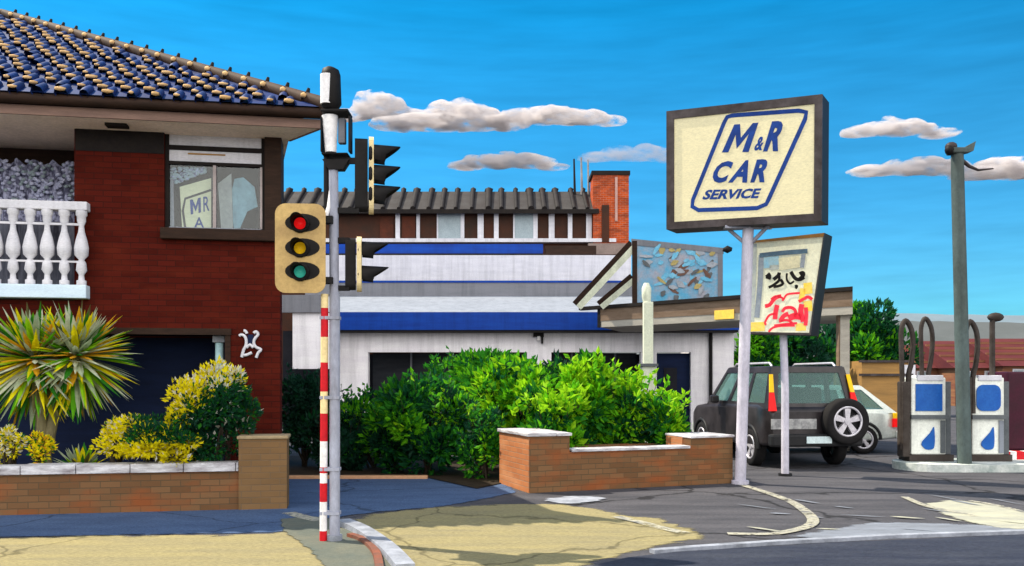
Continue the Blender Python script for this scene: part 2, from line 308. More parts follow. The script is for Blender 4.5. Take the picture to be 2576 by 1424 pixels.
def text_mesh(txt, bold=.03, ext=.5):
    cu = bpy.data.curves.new('t', 'FONT'); cu.body = txt; cu.offset = bold; cu.resolution_u = 3
    ob = bpy.data.objects.new('t', cu); C.objects.link(ob); dg = bpy.context.evaluated_depsgraph_get()
    me = bpy.data.meshes.new_from_object(ob.evaluated_get(dg)); vs = [v.co.copy() for v in me.vertices]; fs = [list(p.vertices) for p in me.polygons]
    bpy.data.objects.remove(ob); bpy.data.curves.remove(cu); bpy.data.meshes.remove(me)
    xs = [v.x for v in vs]; ys = [v.y for v in vs]; x0, x1, y0, y1 = min(xs), max(xs), min(ys), max(ys)
    return [((v.x-x0)/(x1-x0), (v.y-y0)/(y1-y0)) for v in vs], fs

M_F = [[(0, 0), (.24, 0), (.24, 1), (0, 1)], [(.24, 1), (.24, .62), (.5, .12), (.5, .50)], [(.5, .12), (.76, .62), (.76, 1), (.5, .50)], [(.76, 0), (1, 0), (1, 1), (.76, 1)]]

# ------------------------------------------------------------------ ground
def sheet(name, pts, z, m, sub=0):
    mb = MB(); mb.add([(p[0], p[1], z) for p in pts], [list(range(len(pts)))], m); o = mb.build(name); o['kind'] = 'structure'; return o
sheet('ground', [(-3000, -200), (3000, -200), (3000, 3500), (-3000, 3500)], 0, M['asphalt'])
def g2(x, y): p = gnd(x, y); return (p.x, p.y)
def ragged(pts, amt=.05, step=.12, seed=1):
    out = []; r = random.Random(seed); n = len(pts); pts = [Vector((p[0], p[1], 0)) for p in pts]
    for i in range(n):
        a, b = pts[i], pts[(i+1) % n]; k = min(60, max(1, int((b-a).length/step)))
        for j in range(k):
            p = a.lerp(b, j/k); q = noise.noise(p*1.3+Vector((seed, 0, 0)))*amt*2.4+r.uniform(-1, 1)*amt*.5
            out.append((p.x+q*1.8, p.y+q, 0))
    return out
def worn(m, name):
    '''copy of a surface material that fades out towards the sheet's edge (attribute w) in noisy patches'''
    if name in MATS: return MATS[name]
    m2 = m.copy(); m2.name = name; t = m2.node_tree; out = t.nodes['Material Output']; b = t.nodes['Principled BSDF']
    at_ = N(t, 'ShaderNodeAttribute'); at_.attribute_name = 'w'; co = N(t, 'ShaderNodeTexCoord'); ma = N(t, 'ShaderNodeMapping'); ma.inputs['Scale'].default_value = (1.2, 4, 1)
    t.links.new(co.outputs['Object'], ma.inputs[0]); no = N(t, 'ShaderNodeTexNoise'); no.inputs['Scale'].default_value = 1.6; no.inputs['Detail'].default_value = 9; no.inputs['Roughness'].default_value = .72; t.links.new(ma.outputs[0], no.inputs[0])
    a = N(t, 'ShaderNodeMath', operation='MULTIPLY_ADD'); t.links.new(no.outputs[0], a.inputs[0]); a.inputs[1].default_value = 1.5; a.inputs[2].default_value = -.75
    c = N(t, 'ShaderNodeMath', operation='ADD'); t.links.new(a.outputs[0], c.inputs[0]); t.links.new(at_.outputs['Fac'], c.inputs[1])
    ra = N(t, 'ShaderNodeMapRange'); ra.inputs[1].default_value = .42; ra.inputs[2].default_value = .60; t.links.new(c.outputs[0], ra.inputs[0])
    tr = N(t, 'ShaderNodeBsdfTransparent'); ms = N(t, 'ShaderNodeMixShader'); t.links.new(ra.outputs[0], ms.inputs[0]); t.links.new(tr.outputs[0], ms.inputs[1]); t.links.new(b.outputs[0], ms.inputs[2]); t.links.new(ms.outputs[0], out.inputs[0])
    MATS[name] = m2; return m2
def softsheet(name, pts, z, m, fade=.35, step=.09, clip=(-9, 9, 5.5, 20)):
    import numpy as np
    P = np.array([(p[0], p[1]) for p in pts]); x0, x1, y0, y1 = max(P[:, 0].min()-fade, clip[0]), min(P[:, 0].max()+fade, clip[1]), max(P[:, 1].min()-fade, clip[2]), min(P[:, 1].max()+fade, clip[3])
    nx, ny = int((x1-x0)/step)+2, int((y1-y0)/step)+2; gx, gy = np.meshgrid(np.linspace(x0, x1, nx), np.linspace(y0, y1, ny)); q = np.stack([gx.ravel(), gy.ravel()], 1)
    dmin = np.full(len(q), 1e9); ins = np.zeros(len(q), bool)
    for i in range(len(P)):
        a, b = P[i], P[(i+1) % len(P)]; ab = b-a; L2 = (ab**2).sum()+1e-9; tt = np.clip(((q-a) @ ab)/L2, 0, 1); dmin = np.minimum(dmin, np.hypot(*(q-(a+tt[:, None]*ab)).T))
        cr = (a[1] > q[:, 1]) != (b[1] > q[:, 1])
        with np.errstate(divide='ignore', invalid='ignore'): xi = (b[0]-a[0])*(q[:, 1]-a[1])/(b[1]-a[1]+1e-12)+a[0]
        ins ^= cr & (q[:, 0] < xi)
    w = np.clip(np.where(ins, dmin, -dmin)/fade*.5+.5, 0, 1.6)
    w = np.where(ins, .5+dmin/fade, .5-dmin/fade)
    idx = lambda i, j: j*nx+i; fs = []
    for j in range(ny-1):
        for i in range(nx-1):
            k = [idx(i, j), idx(i+1, j), idx(i+1, j+1), idx(i, j+1)]
            if max(w[k]) > -.3: fs.append(k)
    me = bpy.data.meshes.new(name); me.from_pydata([(a, b, z) for a, b in q], [], fs)
    at_ = me.attributes.new('w', 'FLOAT', 'POINT'); at_.data.foreach_set('value', np.clip(w, -1, 3).astype('f'))
    bm = bmesh.new(); bm.from_mesh(me); bmesh.ops.delete(bm, geom=[v for v in bm.verts if not v.link_faces], context='VERTS'); bm.to_mesh(me); bm.free()
    me.materials.append(worn(m, 'worn_'+m.name)); o = bpy.data.objects.new(name, me); C.objects.link(o); o['kind'] = 'structure'; return o
# buff sheet, sunlight in its colour; bluer sheet next, house shadow in its colour
softsheet('sunlit_apron', ragged(smooth_path([(*g2(-900, 1352), 0), (*g2(0, 1352), 0), (*g2(690, 1342), 0), (*g2(900, 1300), 0), (*g2(1120, 1276), 0), (*g2(1420, 1272), 0), (*g2(1620, 1298), 0), (*g2(1760, 1342), 0), (*g2(1660, 1372), 0), (*g2(1520, 1404), 0), (*g2(1450, 1445), 0)], 4)+[Vector((-.6, 6, 0)), Vector((-10, 5, 0))], .07, .10, 3), .004, M['buff'])
softsheet('shaded_pavement', [g2(-900, 1352), g2(0, 1352), g2(690, 1341), g2(880, 1296), g2(1120, 1274), g2(1300, 1240), g2(1250, 1200), g2(720, 1200), g2(722, 1280), g2(722, 1262), g2(-900, 1300)], .007, M['shadegrey'], .22)  # blue colour paints the house's shadow; outline follows the shadow edge
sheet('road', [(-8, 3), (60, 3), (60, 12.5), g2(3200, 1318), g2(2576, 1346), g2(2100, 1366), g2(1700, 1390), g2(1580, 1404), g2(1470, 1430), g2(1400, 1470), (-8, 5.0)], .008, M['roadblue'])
mb = MB(); ribbon(mb, [Vector((*g2(x, y), 0)) for x, y in ((3200, 1314), (2576, 1342), (2250, 1353), (1950, 1369), (1760, 1382), (1640, 1392))], .13, Vector((0, 0, 1)), M['kerb'], .055)
kb = MB()
kp = [Vector((*g2(x, y), 0)) for x, y in ((3200, 1314), (2576, 1342), (2250, 1353), (1950, 1369), (1760, 1382), (1640, 1392))]
for a, b in zip(kp, kp[1:]):
    q = Vector((0, 0, 1)).cross((b-a).normalized())*.045; kb.prism([a+q, b+q, b-q, a-q], (0, 0, .035), M['kerb'])
o = kb.build('kerb'); o['kind'] = 'structure'
# small kerbed island round the signal pole
isl = smooth_path([gnd(*p) for p in ((705, 1308), (800, 1302), (870, 1322), (925, 1352), (965, 1390), (1000, 1440))], 4)
isl2 = [(p.x, p.y) for p in isl]+[(-1.0, 7.0), g2(830, 1440), g2(780, 1385), g2(715, 1338)]
softsheet('signal_island', isl2, .012, M['teal'], .12, .05)
kb = MB(); up = Vector((0, 0, 1))
kl = smooth_path([gnd(*p) for p in ((862, 1322), (905, 1340), (950, 1370), (985, 1400), (1020, 1440))], 4)
for a, b in zip(kl, kl[1:]):
    q = up.cross((b-a).normalized())*.08; kb.prism([a+q, b+q, b-q, a-q], (0, 0, .07), M['kerb'])
kl = smooth_path([gnd(*p) for p in ((880, 1352), (915, 1365), (945, 1395), (955, 1440))], 4)
for a, b in zip(kl, kl[1:]):
    q = up.cross((b-a).normalized())*.035; kb.prism([a+q, b+q, b-q, a-q], (0, 0, .045), M['kerbred'])
o = kb.build('kerb'); o['kind'] = 'structure'
# markings
mp2 = M['marking'].copy(); mp2.name = 'worn_paint'; t = mp2.node_tree; no = N(t, 'ShaderNodeTexNoise'); no.inputs['Scale'].default_value = 5; no.inputs['Detail'].default_value = 9; no.inputs['Roughness'].default_value = .75
co = N(t, 'ShaderNodeTexCoord'); t.links.new(co.outputs['Object'], no.inputs[0]); ra = N(t, 'ShaderNodeMapRange'); ra.inputs[1].default_value = .40; ra.inputs[2].default_value = .50; t.links.new(no.outputs[0], ra.inputs[0])
tr = N(t, 'ShaderNodeBsdfTransparent'); ms = N(t, 'ShaderNodeMixShader'); t.links.new(ra.outputs[0], ms.inputs[0]); t.links.new(tr.outputs[0], ms.inputs[1]); t.links.new(t.nodes['Principled BSDF'].outputs[0], ms.inputs[2]); t.links.new(ms.outputs[0], t.nodes['Material Output'].inputs[0])
M['marking'] = mp2
def marking(pts, w):
    mb = MB(); ribbon(mb, smooth_path([gnd(*p) for p in pts], 5), w, up, M['marking'], .014); o = mb.build('road_marking'); o['kind'] = 'structure'
marking(((1868, 1222), (1925, 1240), (1985, 1262), (2022, 1285), (2045, 1308), (2035, 1325), (1990, 1338), (1930, 1346), (1830, 1345)), .13)
marking(((1550, 1302), (1610, 1316), (1670, 1332), (1725, 1344)), .14)
marking(((725, 1292), (760, 1302), (805, 1312)), .17)
marking(((2275, 1252), (2330, 1275), (2400, 1290), (2460, 1302)), .10)
marking(((2440, 1262), (2500, 1272), (2600, 1296)), .09)
def blob(pts, m, z, nm='patch'):
    o = softsheet(nm, smooth_path([gnd(*p) for p in pts+pts[:1]], 4)[:-1], z, m, .25, .05)
blob([(1365, 1262), (1400, 1254), (1460, 1251), (1515, 1254), (1500, 1264), (1430, 1270)], M['kerb'], .016)
M['palepatch'] = mat('pale_sunlit', (.42, .41, .30), (.24, .24, .22), scale=1.6, stretch=(.7, 2.4, 1), contrast=.7, bump=.3, bscale=50)
blob([(2330, 1268), (2420, 1262), (2600, 1292), (2800, 1320), (2600, 1335), (2450, 1318), (2380, 1296)], M['palepatch'], .011)  # pale patch of sunlight put into the ground colour
M['bluepatch'] = mat('light_asphalt', (.22, .24, .29), (.12, .13, .15), scale=1.6, stretch=(.7, 2.6, 1), contrast=.7, bump=.3, bscale=50)
blob([(1990, 1352), (2200, 1318), (2420, 1322), (2640, 1336), (2400, 1346), (2150, 1358)], M['bluepatch'], .010)
if 0: blob([(1690, 1262), (1800, 1250), (1930, 1262), (1960, 1284), (1830, 1290), (1720, 1280)], M['bluepatch'], .010)
r = random.Random(44)
for k in range(16):
    cx_, cy_ = r.uniform(1900, 2560), r.uniform(1255, 1338); l = r.uniform(40, 130); sl_ = r.uniform(.02, .18)
    mb = MB(); w0 = r.uniform(.03, .09); ribbon(mb, [gnd(cx_-l/2, cy_-l*sl_/2), gnd(cx_-l*.2, cy_-l*sl_*.2), gnd(cx_+l*.2, cy_+l*sl_*.25), gnd(cx_+l/2, cy_+l*sl_/2)], [.004, w0, w0*.8, .004], up, M[r.choice(('bluepatch', 'bluepatch', 'palepatch'))], .0135+.0004*k); o = mb.build('worn_streak'); o['kind'] = 'structure'
# far ground colour and hills
def ridge(name, Y, prof, m, depth=150):
    mb = MB(); n = len(prof); v = []
    for x, y in prof:
        p = at(x, y, Y); v += [(p.x, Y, -2), (p.x, Y+depth*.5, p.z), (p.x, Y+depth, -2)]
    f = []
    for i in range(n-1):
        for k in (0, 1): f.append([3*i+k, 3*(i+1)+k, 3*(i+1)+k+1, 3*i+k+1])
    mb.add(v, f, m, True); o = mb.build(name); o['kind'] = 'structure'; return o
def jitter(prof, n=6, a=3):
    out = []
    for (x0, y0), (x1, y1) in zip(prof, prof[1:]):
        for k in range(n): t = k/n; out.append((x0+(x1-x0)*t, y0+(y1-y0)*t+rnd.uniform(-a, a)))
    return out+[prof[-1]]
ridge('hills', 900, jitter([(900, 880), (1500, 800), (1900, 768), (2200, 762), (2400, 766), (2700, 770), (3200, 780), (3900, 880)], 6, 2), M['hill'], 260)
ridge('hills', 620, jitter([(1300, 900), (1900, 820), (2250, 788), (2420, 794), (2700, 798), (3200, 810), (3600, 900)], 6, 2.5), M['hilldark'], 120)

# ------------------------------------------------------------------ clouds
def cloud_mat(name, col, dens):
    m = bpy.data.materials.new(name); m.use_nodes = True; t = m.node_tree; t.nodes.clear()
    co = N(t, 'ShaderNodeTexCoord'); mp_ = N(t, 'ShaderNodeMapping'); mp_.inputs['Scale'].default_value = (.7, .7, 1.6); t.links.new(co.outputs['Object'], mp_.inputs[0])
    no = N(t, 'ShaderNodeTexNoise'); no.inputs['Scale'].default_value = .16; no.inputs['Detail'].default_value = 6; no.inputs['Roughness'].default_value = .6; t.links.new(mp_.outputs[0], no.inputs[0])
    ra = N(t, 'ShaderNodeMapRange'); ra.inputs[1].default_value = .42; ra.inputs[2].default_value = .60; ra.inputs[4].default_value = dens; t.links.new(no.outputs[0], ra.inputs[0])
    v = N(t, 'ShaderNodeVolumePrincipled'); v.inputs['Color'].default_value = (*col, 1); v.inputs['Anisotropy'].default_value = .0; t.links.new(ra.outputs[0], v.inputs['Density'])
    o = N(t, 'ShaderNodeOutputMaterial'); t.links.new(v.outputs[0], o.inputs['Volume']); MATS[name] = m; return m
S.cycles.volume_bounces = 3; S.cycles.volume_step_rate = 1.0; S.cycles.volume_max_steps = 256
CM = (cloud_mat('cloud_white', (.74, .695, .70), .60), cloud_mat('cloud_dim', (.50, .49, .54), .14))
def cloud(boxes, Y, label, grey=0, seed=1):
    r = random.Random(seed); m = CM[grey]
    cx = (boxes[0][0]+boxes[0][2])/2; base = at(cx, (boxes[0][1]+boxes[0][3])/2, Y)
    t = thing('cloud', base, label, 'cloud'); T = inv(t); k = Y/FOC
    mb = MB(); bm = bmesh.new()
    for x0, y0, x1, y1, n in boxes:
        w = x1-x0; h = y1-y0
        for i in range(n):
            u = (i+.5)/n+r.uniform(-.3, .3)/n; e = math.sin(math.pi*min(1, max(.08, u)))**.6
            rx = w/n*r.uniform(1.3, 2.1); ry = h*.5*e*r.uniform(.6, 1.1)
            p = T @ at(x0+w*u, y1-ry*.8, Y+r.uniform(-4, 4))
            q = bmesh.ops.create_icosphere(bm, subdivisions=3, radius=1)
            for v in q['verts']:
                f = 1+.22*noise.noise(v.co*1.6+Vector((seed+i*1.4, i, 0)))
                v.co = Vector((p.x+v.co.x*rx*k*f, p.y+v.co.y*rx*k*f, p.z+(v.co.z*ry*k*f if v.co.z > 0 else v.co.z*ry*k*.7)))
    me = bpy.data.meshes.new('cloud_mass'); bm.to_mesh(me); bm.free(); me.materials.append(m)
    o = bpy.data.objects.new('cloud_mass', me); C.objects.link(o); o.parent = t
    md = o.modifiers.new('join', 'REMESH'); md.mode = 'VOXEL'; md.voxel_size = .7; 
    dg = bpy.context.evaluated_depsgraph_get(); me2 = bpy.data.meshes.new_from_object(o.evaluated_get(dg)); o.modifiers.clear(); o.data = me2; bpy.data.meshes.remove(me)
cloud([(868, 214, 1030, 305, 7), (1010, 236, 1250, 318, 9), (1240, 256, 1555, 314, 12), (950, 280, 1300, 322, 9)], 420, 'longest cream and grey cloud, just right of the signal pole top', seed=3)
cloud([(1165, 366, 1398, 424, 9)], 420, 'small oval cloud above the grey roof of the flats, left of the chimney', seed=8)
cloud([(1485, 356, 1700, 404, 8)], 460, 'dim grey cloud partly hidden by the left edge of the big cream sign', 1, seed=12)
cloud([(2148, 290, 2378, 342, 9)], 420, 'small cloud right of the big cream sign, higher of the two at right', seed=17)
cloud([(2165, 386, 2480, 442, 12), (2420, 382, 2700, 452, 9)], 420, 'long flat cloud behind the top of the tall grey green lamp column', seed=23)

# ------------------------------------------------------------------ brick house (left)
PHI = R(10)
H0 = Vector((-3.136, 12.0, 0))
house = thing('brick_house', H0, 'dark red brick house with blue tiled roof and white balcony, at the left edge', 'house', rz=PHI)
HN = Vector((math.sin(PHI), -math.cos(PHI), 0)); HB = -HN; TI = inv(house)
def hp(x, y, c=0.0): return TI @ onplane(x, y, H0+HB*c, HN)
def hx(x, c=0.0): return hp(x, 900, c).x
def hz(x, y, c=0.0): return hp(x, y, c).z
XL = -9.0
zeave = hz(560, 334); zsill = hz(550, 597); zlint = hz(450, 842); zbal = hz(100, 752)
mb = MB()
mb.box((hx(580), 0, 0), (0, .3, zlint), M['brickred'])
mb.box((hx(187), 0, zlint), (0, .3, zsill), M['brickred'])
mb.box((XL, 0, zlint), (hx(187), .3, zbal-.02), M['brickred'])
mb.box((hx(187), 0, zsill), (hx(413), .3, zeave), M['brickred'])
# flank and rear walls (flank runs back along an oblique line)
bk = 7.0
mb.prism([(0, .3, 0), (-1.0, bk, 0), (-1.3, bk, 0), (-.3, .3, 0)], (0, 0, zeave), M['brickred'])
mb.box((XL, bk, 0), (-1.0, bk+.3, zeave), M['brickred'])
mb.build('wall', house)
MB().box((hx(666), -.02, zsill), (.015, .34, zeave), M['dkbrown']).build('corner_post', house)
mb = MB(); mb.box((hx(190), -.012, hz(300, 383)), (hx(413), .0, zeave), M['blackbrown']); mb.build('eaves_shade', house)  # dark strip paints the shade under the eaves
mb = MB(); mb.box((hx(406), -.10, hz(550, 606)), (hx(694), .12, hz(550, 578)), M['dkbrown'], bev=.012); mb.build('window_ledge', house)
# balcony recess
MB().box((XL, 1.2, zbal), (hx(187), 1.3, zeave), M['dkbrown']).build('balcony_back_wall', house)
mb = MB(); mb.box((XL, 0.0, zbal-.02), (hx(187), 1.2, zbal+.0), M['dkbrown']); mb.build('balcony_floor', house)
mb = MB()
zl0, zl1 = hz(90, 520, .9), hz(90, 408, .9)
nx = 60; x0, x1 = hx(-200, .9), hx(192, .9)
lv = []
for i in range(nx+1):
    x = x0+(x1-x0)*i/nx; lv += [(x, .9+.045*math.sin(i*1.3), zl0-.6), (x, .9+.045*math.sin(i*1.3+.4), zl1+.04*math.sin(i*.9))]
mb.add(lv, [[2*i, 2*i+2, 2*i+3, 2*i+1] for i in range(nx)], M['lace'], True)
r = random.Random(5)
for i in range(420):
    x = r.uniform(x0, x1); z = r.uniform(zl0+.0, zl1); mb.ell((x, .86+r.uniform(-.03, .03), z), (.035, .012, .028), mat('lace_light', (.50, .52, .68), (.40, .42, .60), scale=9) if r.random() < .7 else M['panegrey'], 1)
mb.build('lace_curtain', house)
# balustrade: rails, then each baluster on its own
BY = -.12
mb = MB(); mb.box((XL, BY-.06, hz(110, 528, BY)), (hx(222, BY), BY+.10, hz(110, 506, BY)), M['white'], bev=.012); mb.build('balcony_top_rail', house)
mb = MB(); mb.box((XL, BY-.06, hz(110, 750, BY)), (hx(220, BY), BY+.12, hz(110, 716, BY)), mat('white_blue', (.60, .72, .82), (.5, .62, .75), scale=2, stretch=(1, 1, 5)), bev=.012); mb.build('balcony_bottom_rail', house)
zb0, zb1 = hz(110, 716, BY), hz(110, 528, BY); hh = zb1-zb0
prof = [(0, .055), (.06, .055), (.07, .035), (.14, .03), (.2, .062), (.3, .052), (.34, .03), (.4, .075), (.5, .082), (.62, .062), (.72, .036), (.8, .03), (.86, .05), (.92, .05), (.94, .065), (1, .065)]
bxs = [205-43*k for k in range(8)]
for bx_ in bxs:
    mb = MB(); X = hx(bx_, BY)
    mb.tube([(X, BY, zb0+hh*t) for t, _ in prof], [q*1.08 for _, q in prof], M['white'], 12); mb.build('baluster', house)
mb = MB(); mb.box((XL, BY-.02, zb0+hh*.30), (hx(212, BY), BY+.012, zb0+hh*.325), M['white']); mb.box((XL, BY-.02, zb0+hh*.80), (hx(212, BY), BY+.012, zb0+hh*.83), M['white']); mb.build('balcony_bar', house)
mb = MB(); mb.box((XL, .42, zb0-.1), (hx(200, .4), .46, zb1-.06), mat('curtain_panel', (.20, .21, .27), (.03, .03, .045), scale=2.2, stretch=(4, 1, .6), contrast=.4)); mb.build('balcony_screen', house)
# ground-floor opening
MB().box((XL, 1.0, 0), (hx(580)+.02, 1.1, zlint), M['navy']).build('garage_door', house)
mb = MB(); mb.box((XL, -.03, zlint-.0), (hx(582), .25, zlint+.085), M['dkbrown']); mb.build('lintel', house)
mb = MB(); mb.box((hx(566), -.015, 0), (hx(580), .28, zlint), M['dkbrown']); mb.build('door_jamb', house)
mb = MB(); xx = hx(552, .2)
mb.tube([(xx, .2, 0), (xx, .2, hz(552, 862, .2))], .055, M['paleblue'], 12); mb.box((xx-.08, .12, hz(552, 862, .2)), (xx+.08, .28, zlint), M['kerb'], bev=.01); mb.build('porch_post', house)
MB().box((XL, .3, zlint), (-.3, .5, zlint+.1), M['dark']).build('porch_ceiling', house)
# window
wx0, wx1 = hx(413), hx(666); wz0, wz1 = hz(540, 578), zeave
win = MB(); wf = .05
win.box((wx0, .06, wz0), (wx0+wf, .14, wz1), M['blackbrown']); win.box((wx1-wf, .06, wz0), (wx1, .14, wz1), M['blackbrown'])
win.box((wx0+wf, .055, wz0), (wx1-wf, .14, wz0+.035), M['kerb'])
zA, zB, zC, zD = hz(540, 366), hz(540, 378), hz(540, 406), hz(540, 414)
win.box((wx0+wf, .06, zB), (wx1-wf, .13, zA), M['blackbrown']); win.box((wx0+wf, .06, zD), (wx1-wf, .13, zC), M['blackbrown'])
wob = win.build('window', house)
xm = hx(538); MB().box((xm-.02, .05, wz0+.035), (xm+.02, .13, zD), mat('mullion', (.42, .36, .36), scale=4)).build('mullion', wob)
xm = hx(656); MB().box((xm-.014, .05, wz0+.035), (xm+.014, .13, zD), MATS['mullion']).build('mullion', wob)
b = MB(); b.box((wx0+wf, .075, zA), (wx1-wf, .12, wz1), M['white']); b.build('blind_box', wob)
b = MB(); b.box((wx0+wf, .075, zC), (wx1-wf, .12, zB), M['white']); b.box((hx(470), .070, hz(540, 388)), (hx(565), .075, hz(540, 384)), M['ochre']); b.build('blind_box', wob)
gl = bpy.data.materials.new('window_glass'); gl.use_nodes = True; t_ = gl.node_tree; t_.nodes.clear()
g1 = N(t_, 'ShaderNodeBsdfTransparent'); g2_ = N(t_, 'ShaderNodeBsdfGlossy'); g2_.inputs['Roughness'].default_value = .03; g3 = N(t_, 'ShaderNodeMixShader'); g3.inputs[0].default_value = .035
g1.inputs[0].default_value = (.86, .92, .95, 1); g4 = N(t_, 'ShaderNodeOutputMaterial'); t_.links.new(g1.outputs[0], g3.inputs[1]); t_.links.new(g2_.outputs[0], g3.inputs[2]); t_.links.new(g3.outputs[0], g4.inputs[0])
MB().box((wx0+wf, .092, wz0+.035), (wx1-wf, .098, zD), gl).build('pane', wob)
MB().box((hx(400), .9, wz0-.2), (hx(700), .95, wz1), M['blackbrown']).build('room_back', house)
rf = MB()
rf.box((wx0-.02, .3, wz0-.1), (wx0-.06, .9, wz1), M['blackbrown']); rf.box((wx0, .32, wz0-.12), (wx1, .9, wz0-.08), M['blackbrown']); rf.build('window_reveal', house)
# board added as the sign's reflection, net curtain, pale drape, just inside the pane
def hq(x, y, c): return hp(x, y, c)
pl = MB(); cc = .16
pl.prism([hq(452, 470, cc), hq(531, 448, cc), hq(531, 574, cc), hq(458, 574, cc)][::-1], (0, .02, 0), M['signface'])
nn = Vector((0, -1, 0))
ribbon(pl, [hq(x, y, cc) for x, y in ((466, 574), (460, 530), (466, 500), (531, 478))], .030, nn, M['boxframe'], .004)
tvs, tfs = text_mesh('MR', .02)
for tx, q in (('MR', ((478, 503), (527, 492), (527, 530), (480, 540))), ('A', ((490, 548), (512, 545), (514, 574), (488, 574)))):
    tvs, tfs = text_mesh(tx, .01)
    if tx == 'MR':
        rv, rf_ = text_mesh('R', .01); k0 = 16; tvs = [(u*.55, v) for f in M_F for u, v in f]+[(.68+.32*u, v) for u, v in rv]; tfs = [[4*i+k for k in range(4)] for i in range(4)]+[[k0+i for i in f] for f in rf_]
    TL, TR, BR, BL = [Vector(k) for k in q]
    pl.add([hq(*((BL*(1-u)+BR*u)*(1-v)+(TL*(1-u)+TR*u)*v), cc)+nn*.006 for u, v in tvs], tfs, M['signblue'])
pl.build('reflected_sign', house)
def dbuild():
    global dr
    dr.build('drape', house); dr = MB()
dr = MB()
dr.prism([hq(548, 462, .2), hq(582, 436, .2), hq(586, 574, .2), hq(556, 574, .2)][::-1], (0, .02, 0), mat('drape', (.42, .40, .36), (.30, .28, .26), scale=4)); dbuild()
dr.prism([hq(590, 450, .22), hq(612, 446, .22), hq(640, 470, .22), hq(648, 520, .22), hq(622, 532, .22), hq(604, 574, .22), hq(588, 574, .22), hq(578, 500, .22)][::-1], (0, .02, 0), mat('drape_blue', (.26, .42, .48), (.16, .26, .30), scale=4)); dbuild()
dr.prism([hq(421, 450, .14), hq(436, 450, .14), hq(438, 574, .14), hq(421, 574, .14)][::-1], (0, .02, 0), mat('drape_grey', (.32, .30, .33), scale=4))
dr.build('drape', house)
nc = MB(); r = random.Random(2)
for i in range(140):
    u = r.random(); p = hq(424+u*92, 422+r.random()*(46-34*u), .15); nc.ell((p.x, p.y, p.z), (.03, .008, .02), M['panegrey'] if r.random() < .6 else M['lace'], 1)
nc.build('net_curtain', house)
# eaves
OV = -.58
cB = hp(806, 290, OV); xr = cB.x
zg1, zg0 = hz(400, 251, OV-.1), hz(400, 276, OV-.1); zf0 = hz(400, 303, OV)
mb = MB(); q = .95
def slab(y0, ov, z0, z1, m):    # eaves-shaped slab (front edge + oblique flank edge)
    return [(XL, y0, z0), (xr+ov, y0, z0), (.10, .12, z0), (-.85, bk+.3, z0), (XL, bk+.3, z0)], (0, 0, z1-z0)
p_, v_ = slab(OV, 0, zf0, zf0+.03, None); MB().prism(p_, v_, M['soffit']).build('soffit', house)
mb = MB(); mb.box((XL, OV-.03, zf0-.01), (xr+.03, OV, zg0), M['fascia']); mb.prism([(xr, OV, zf0-.01), (xr+.03, OV, zf0-.01), (.13, .12, zf0-.01), (.10, .12, zf0-.01)], (0, 0, zg0-zf0+.01), M['fascia']); mb.build('fascia_board', house)
mb = MB(); mb.tube([(XL, OV-.10, (zg0+zg1)/2), (xr+.10, OV-.10, (zg0+zg1)/2)], (zg1-zg0)/2, M['dkbrown'], 12); mb.box((XL, OV-.1, zg0+.01), (xr+.06, OV, zg1), M['dkbrown']); mb.build('gutter', house)
vb = hp(295, 314, OV*.5); MB().box((vb.x-.13, OV+.20, zf0-.035), (vb.x+.13, OV+.36, zf0-.002), M['blackbrown']).build('soffit_vent', house)
# roof: front plane rises from the eaves to an apex; hip runs down to the corner
zr = zg1
B_ = Vector((xr+.10, OV-.16, zr))
apex = None
best = 1e9
for k in range(200):        # apex where the sight line at (8,38) meets a 28-degree roof plane
    Y = 12+k*.08; P = TI @ at(8, 40, Y); e = abs((P.z-zr)-math.tan(R(28))*(P.y-B_.y))
    if e < best: best = e; apex = P
roofm = MB()
L0 = Vector((XL-2, B_.y, zr)); L1 = Vector((XL-2, apex.y, apex.z))
backy = apex.y+2
roofm.add([L0, B_, apex, L1], [(0, 1, 2, 3)], M['navytile'])
roofm.add([B_, Vector((.12, .14, zr)), Vector((-.9, bk+1, zr)), Vector((apex.x, bk+6, zr)), apex], [(0, 1, 4), (1, 2, 4), (2, 3, 4)], M['navytile'])
roofm.add([L1, apex, Vector((apex.x, bk+6, zr)), Vector((XL-2, bk+6, zr))], [(0, 1, 2, 3)], M['navytile'])
roofo = roofm.build('roof', house)
# rolled tiles; cream noses paint the sunlit highlights
sl = (apex-Vector((apex.x, B_.y, zr))); slen = sl.length; su = sl.normalized(); sn = su.cross(Vector((1, 0, 0))).normalized()
if sn.z < 0: sn = -sn
tl = MB(); r = random.Random(11)
rows = int(slen/.30)
for j in range(rows):
    d = j*.30; o_ = Vector((0, B_.y, zr))+su*d
    hipx = B_.x+(apex.x-B_.x)*d/slen
    n = int((hipx-XL)/.27)
    for i in range(n):
        x = XL+(i+.5*(j % 2))*.27+r.uniform(-.03, .03)
        if x > hipx-.12: continue
        k = r.uniform(.75, 1.15)
        a = Vector((x, o_.y, o_.z))+sn*.012; b = a+su*.30
        tl.tube([a-su*.02, a+su*.14, b], [.07*k, .062, .05], M['navytile'], 8, False)
        if r.random() < .93:
            mm_ = Matrix.Translation(a-su*.02+sn*.035) ; tl.ell((a-su*.01+sn*.045), (.075*k*r.uniform(.5, 1.15), .05*k*r.uniform(.6, 1.2), .026*k), M['litnose'], 1)
tl.build('roof_tiles', roofo)
hpt = MB(); hv = apex-B_; hl = hv.length; nseg = int(hl/.42)
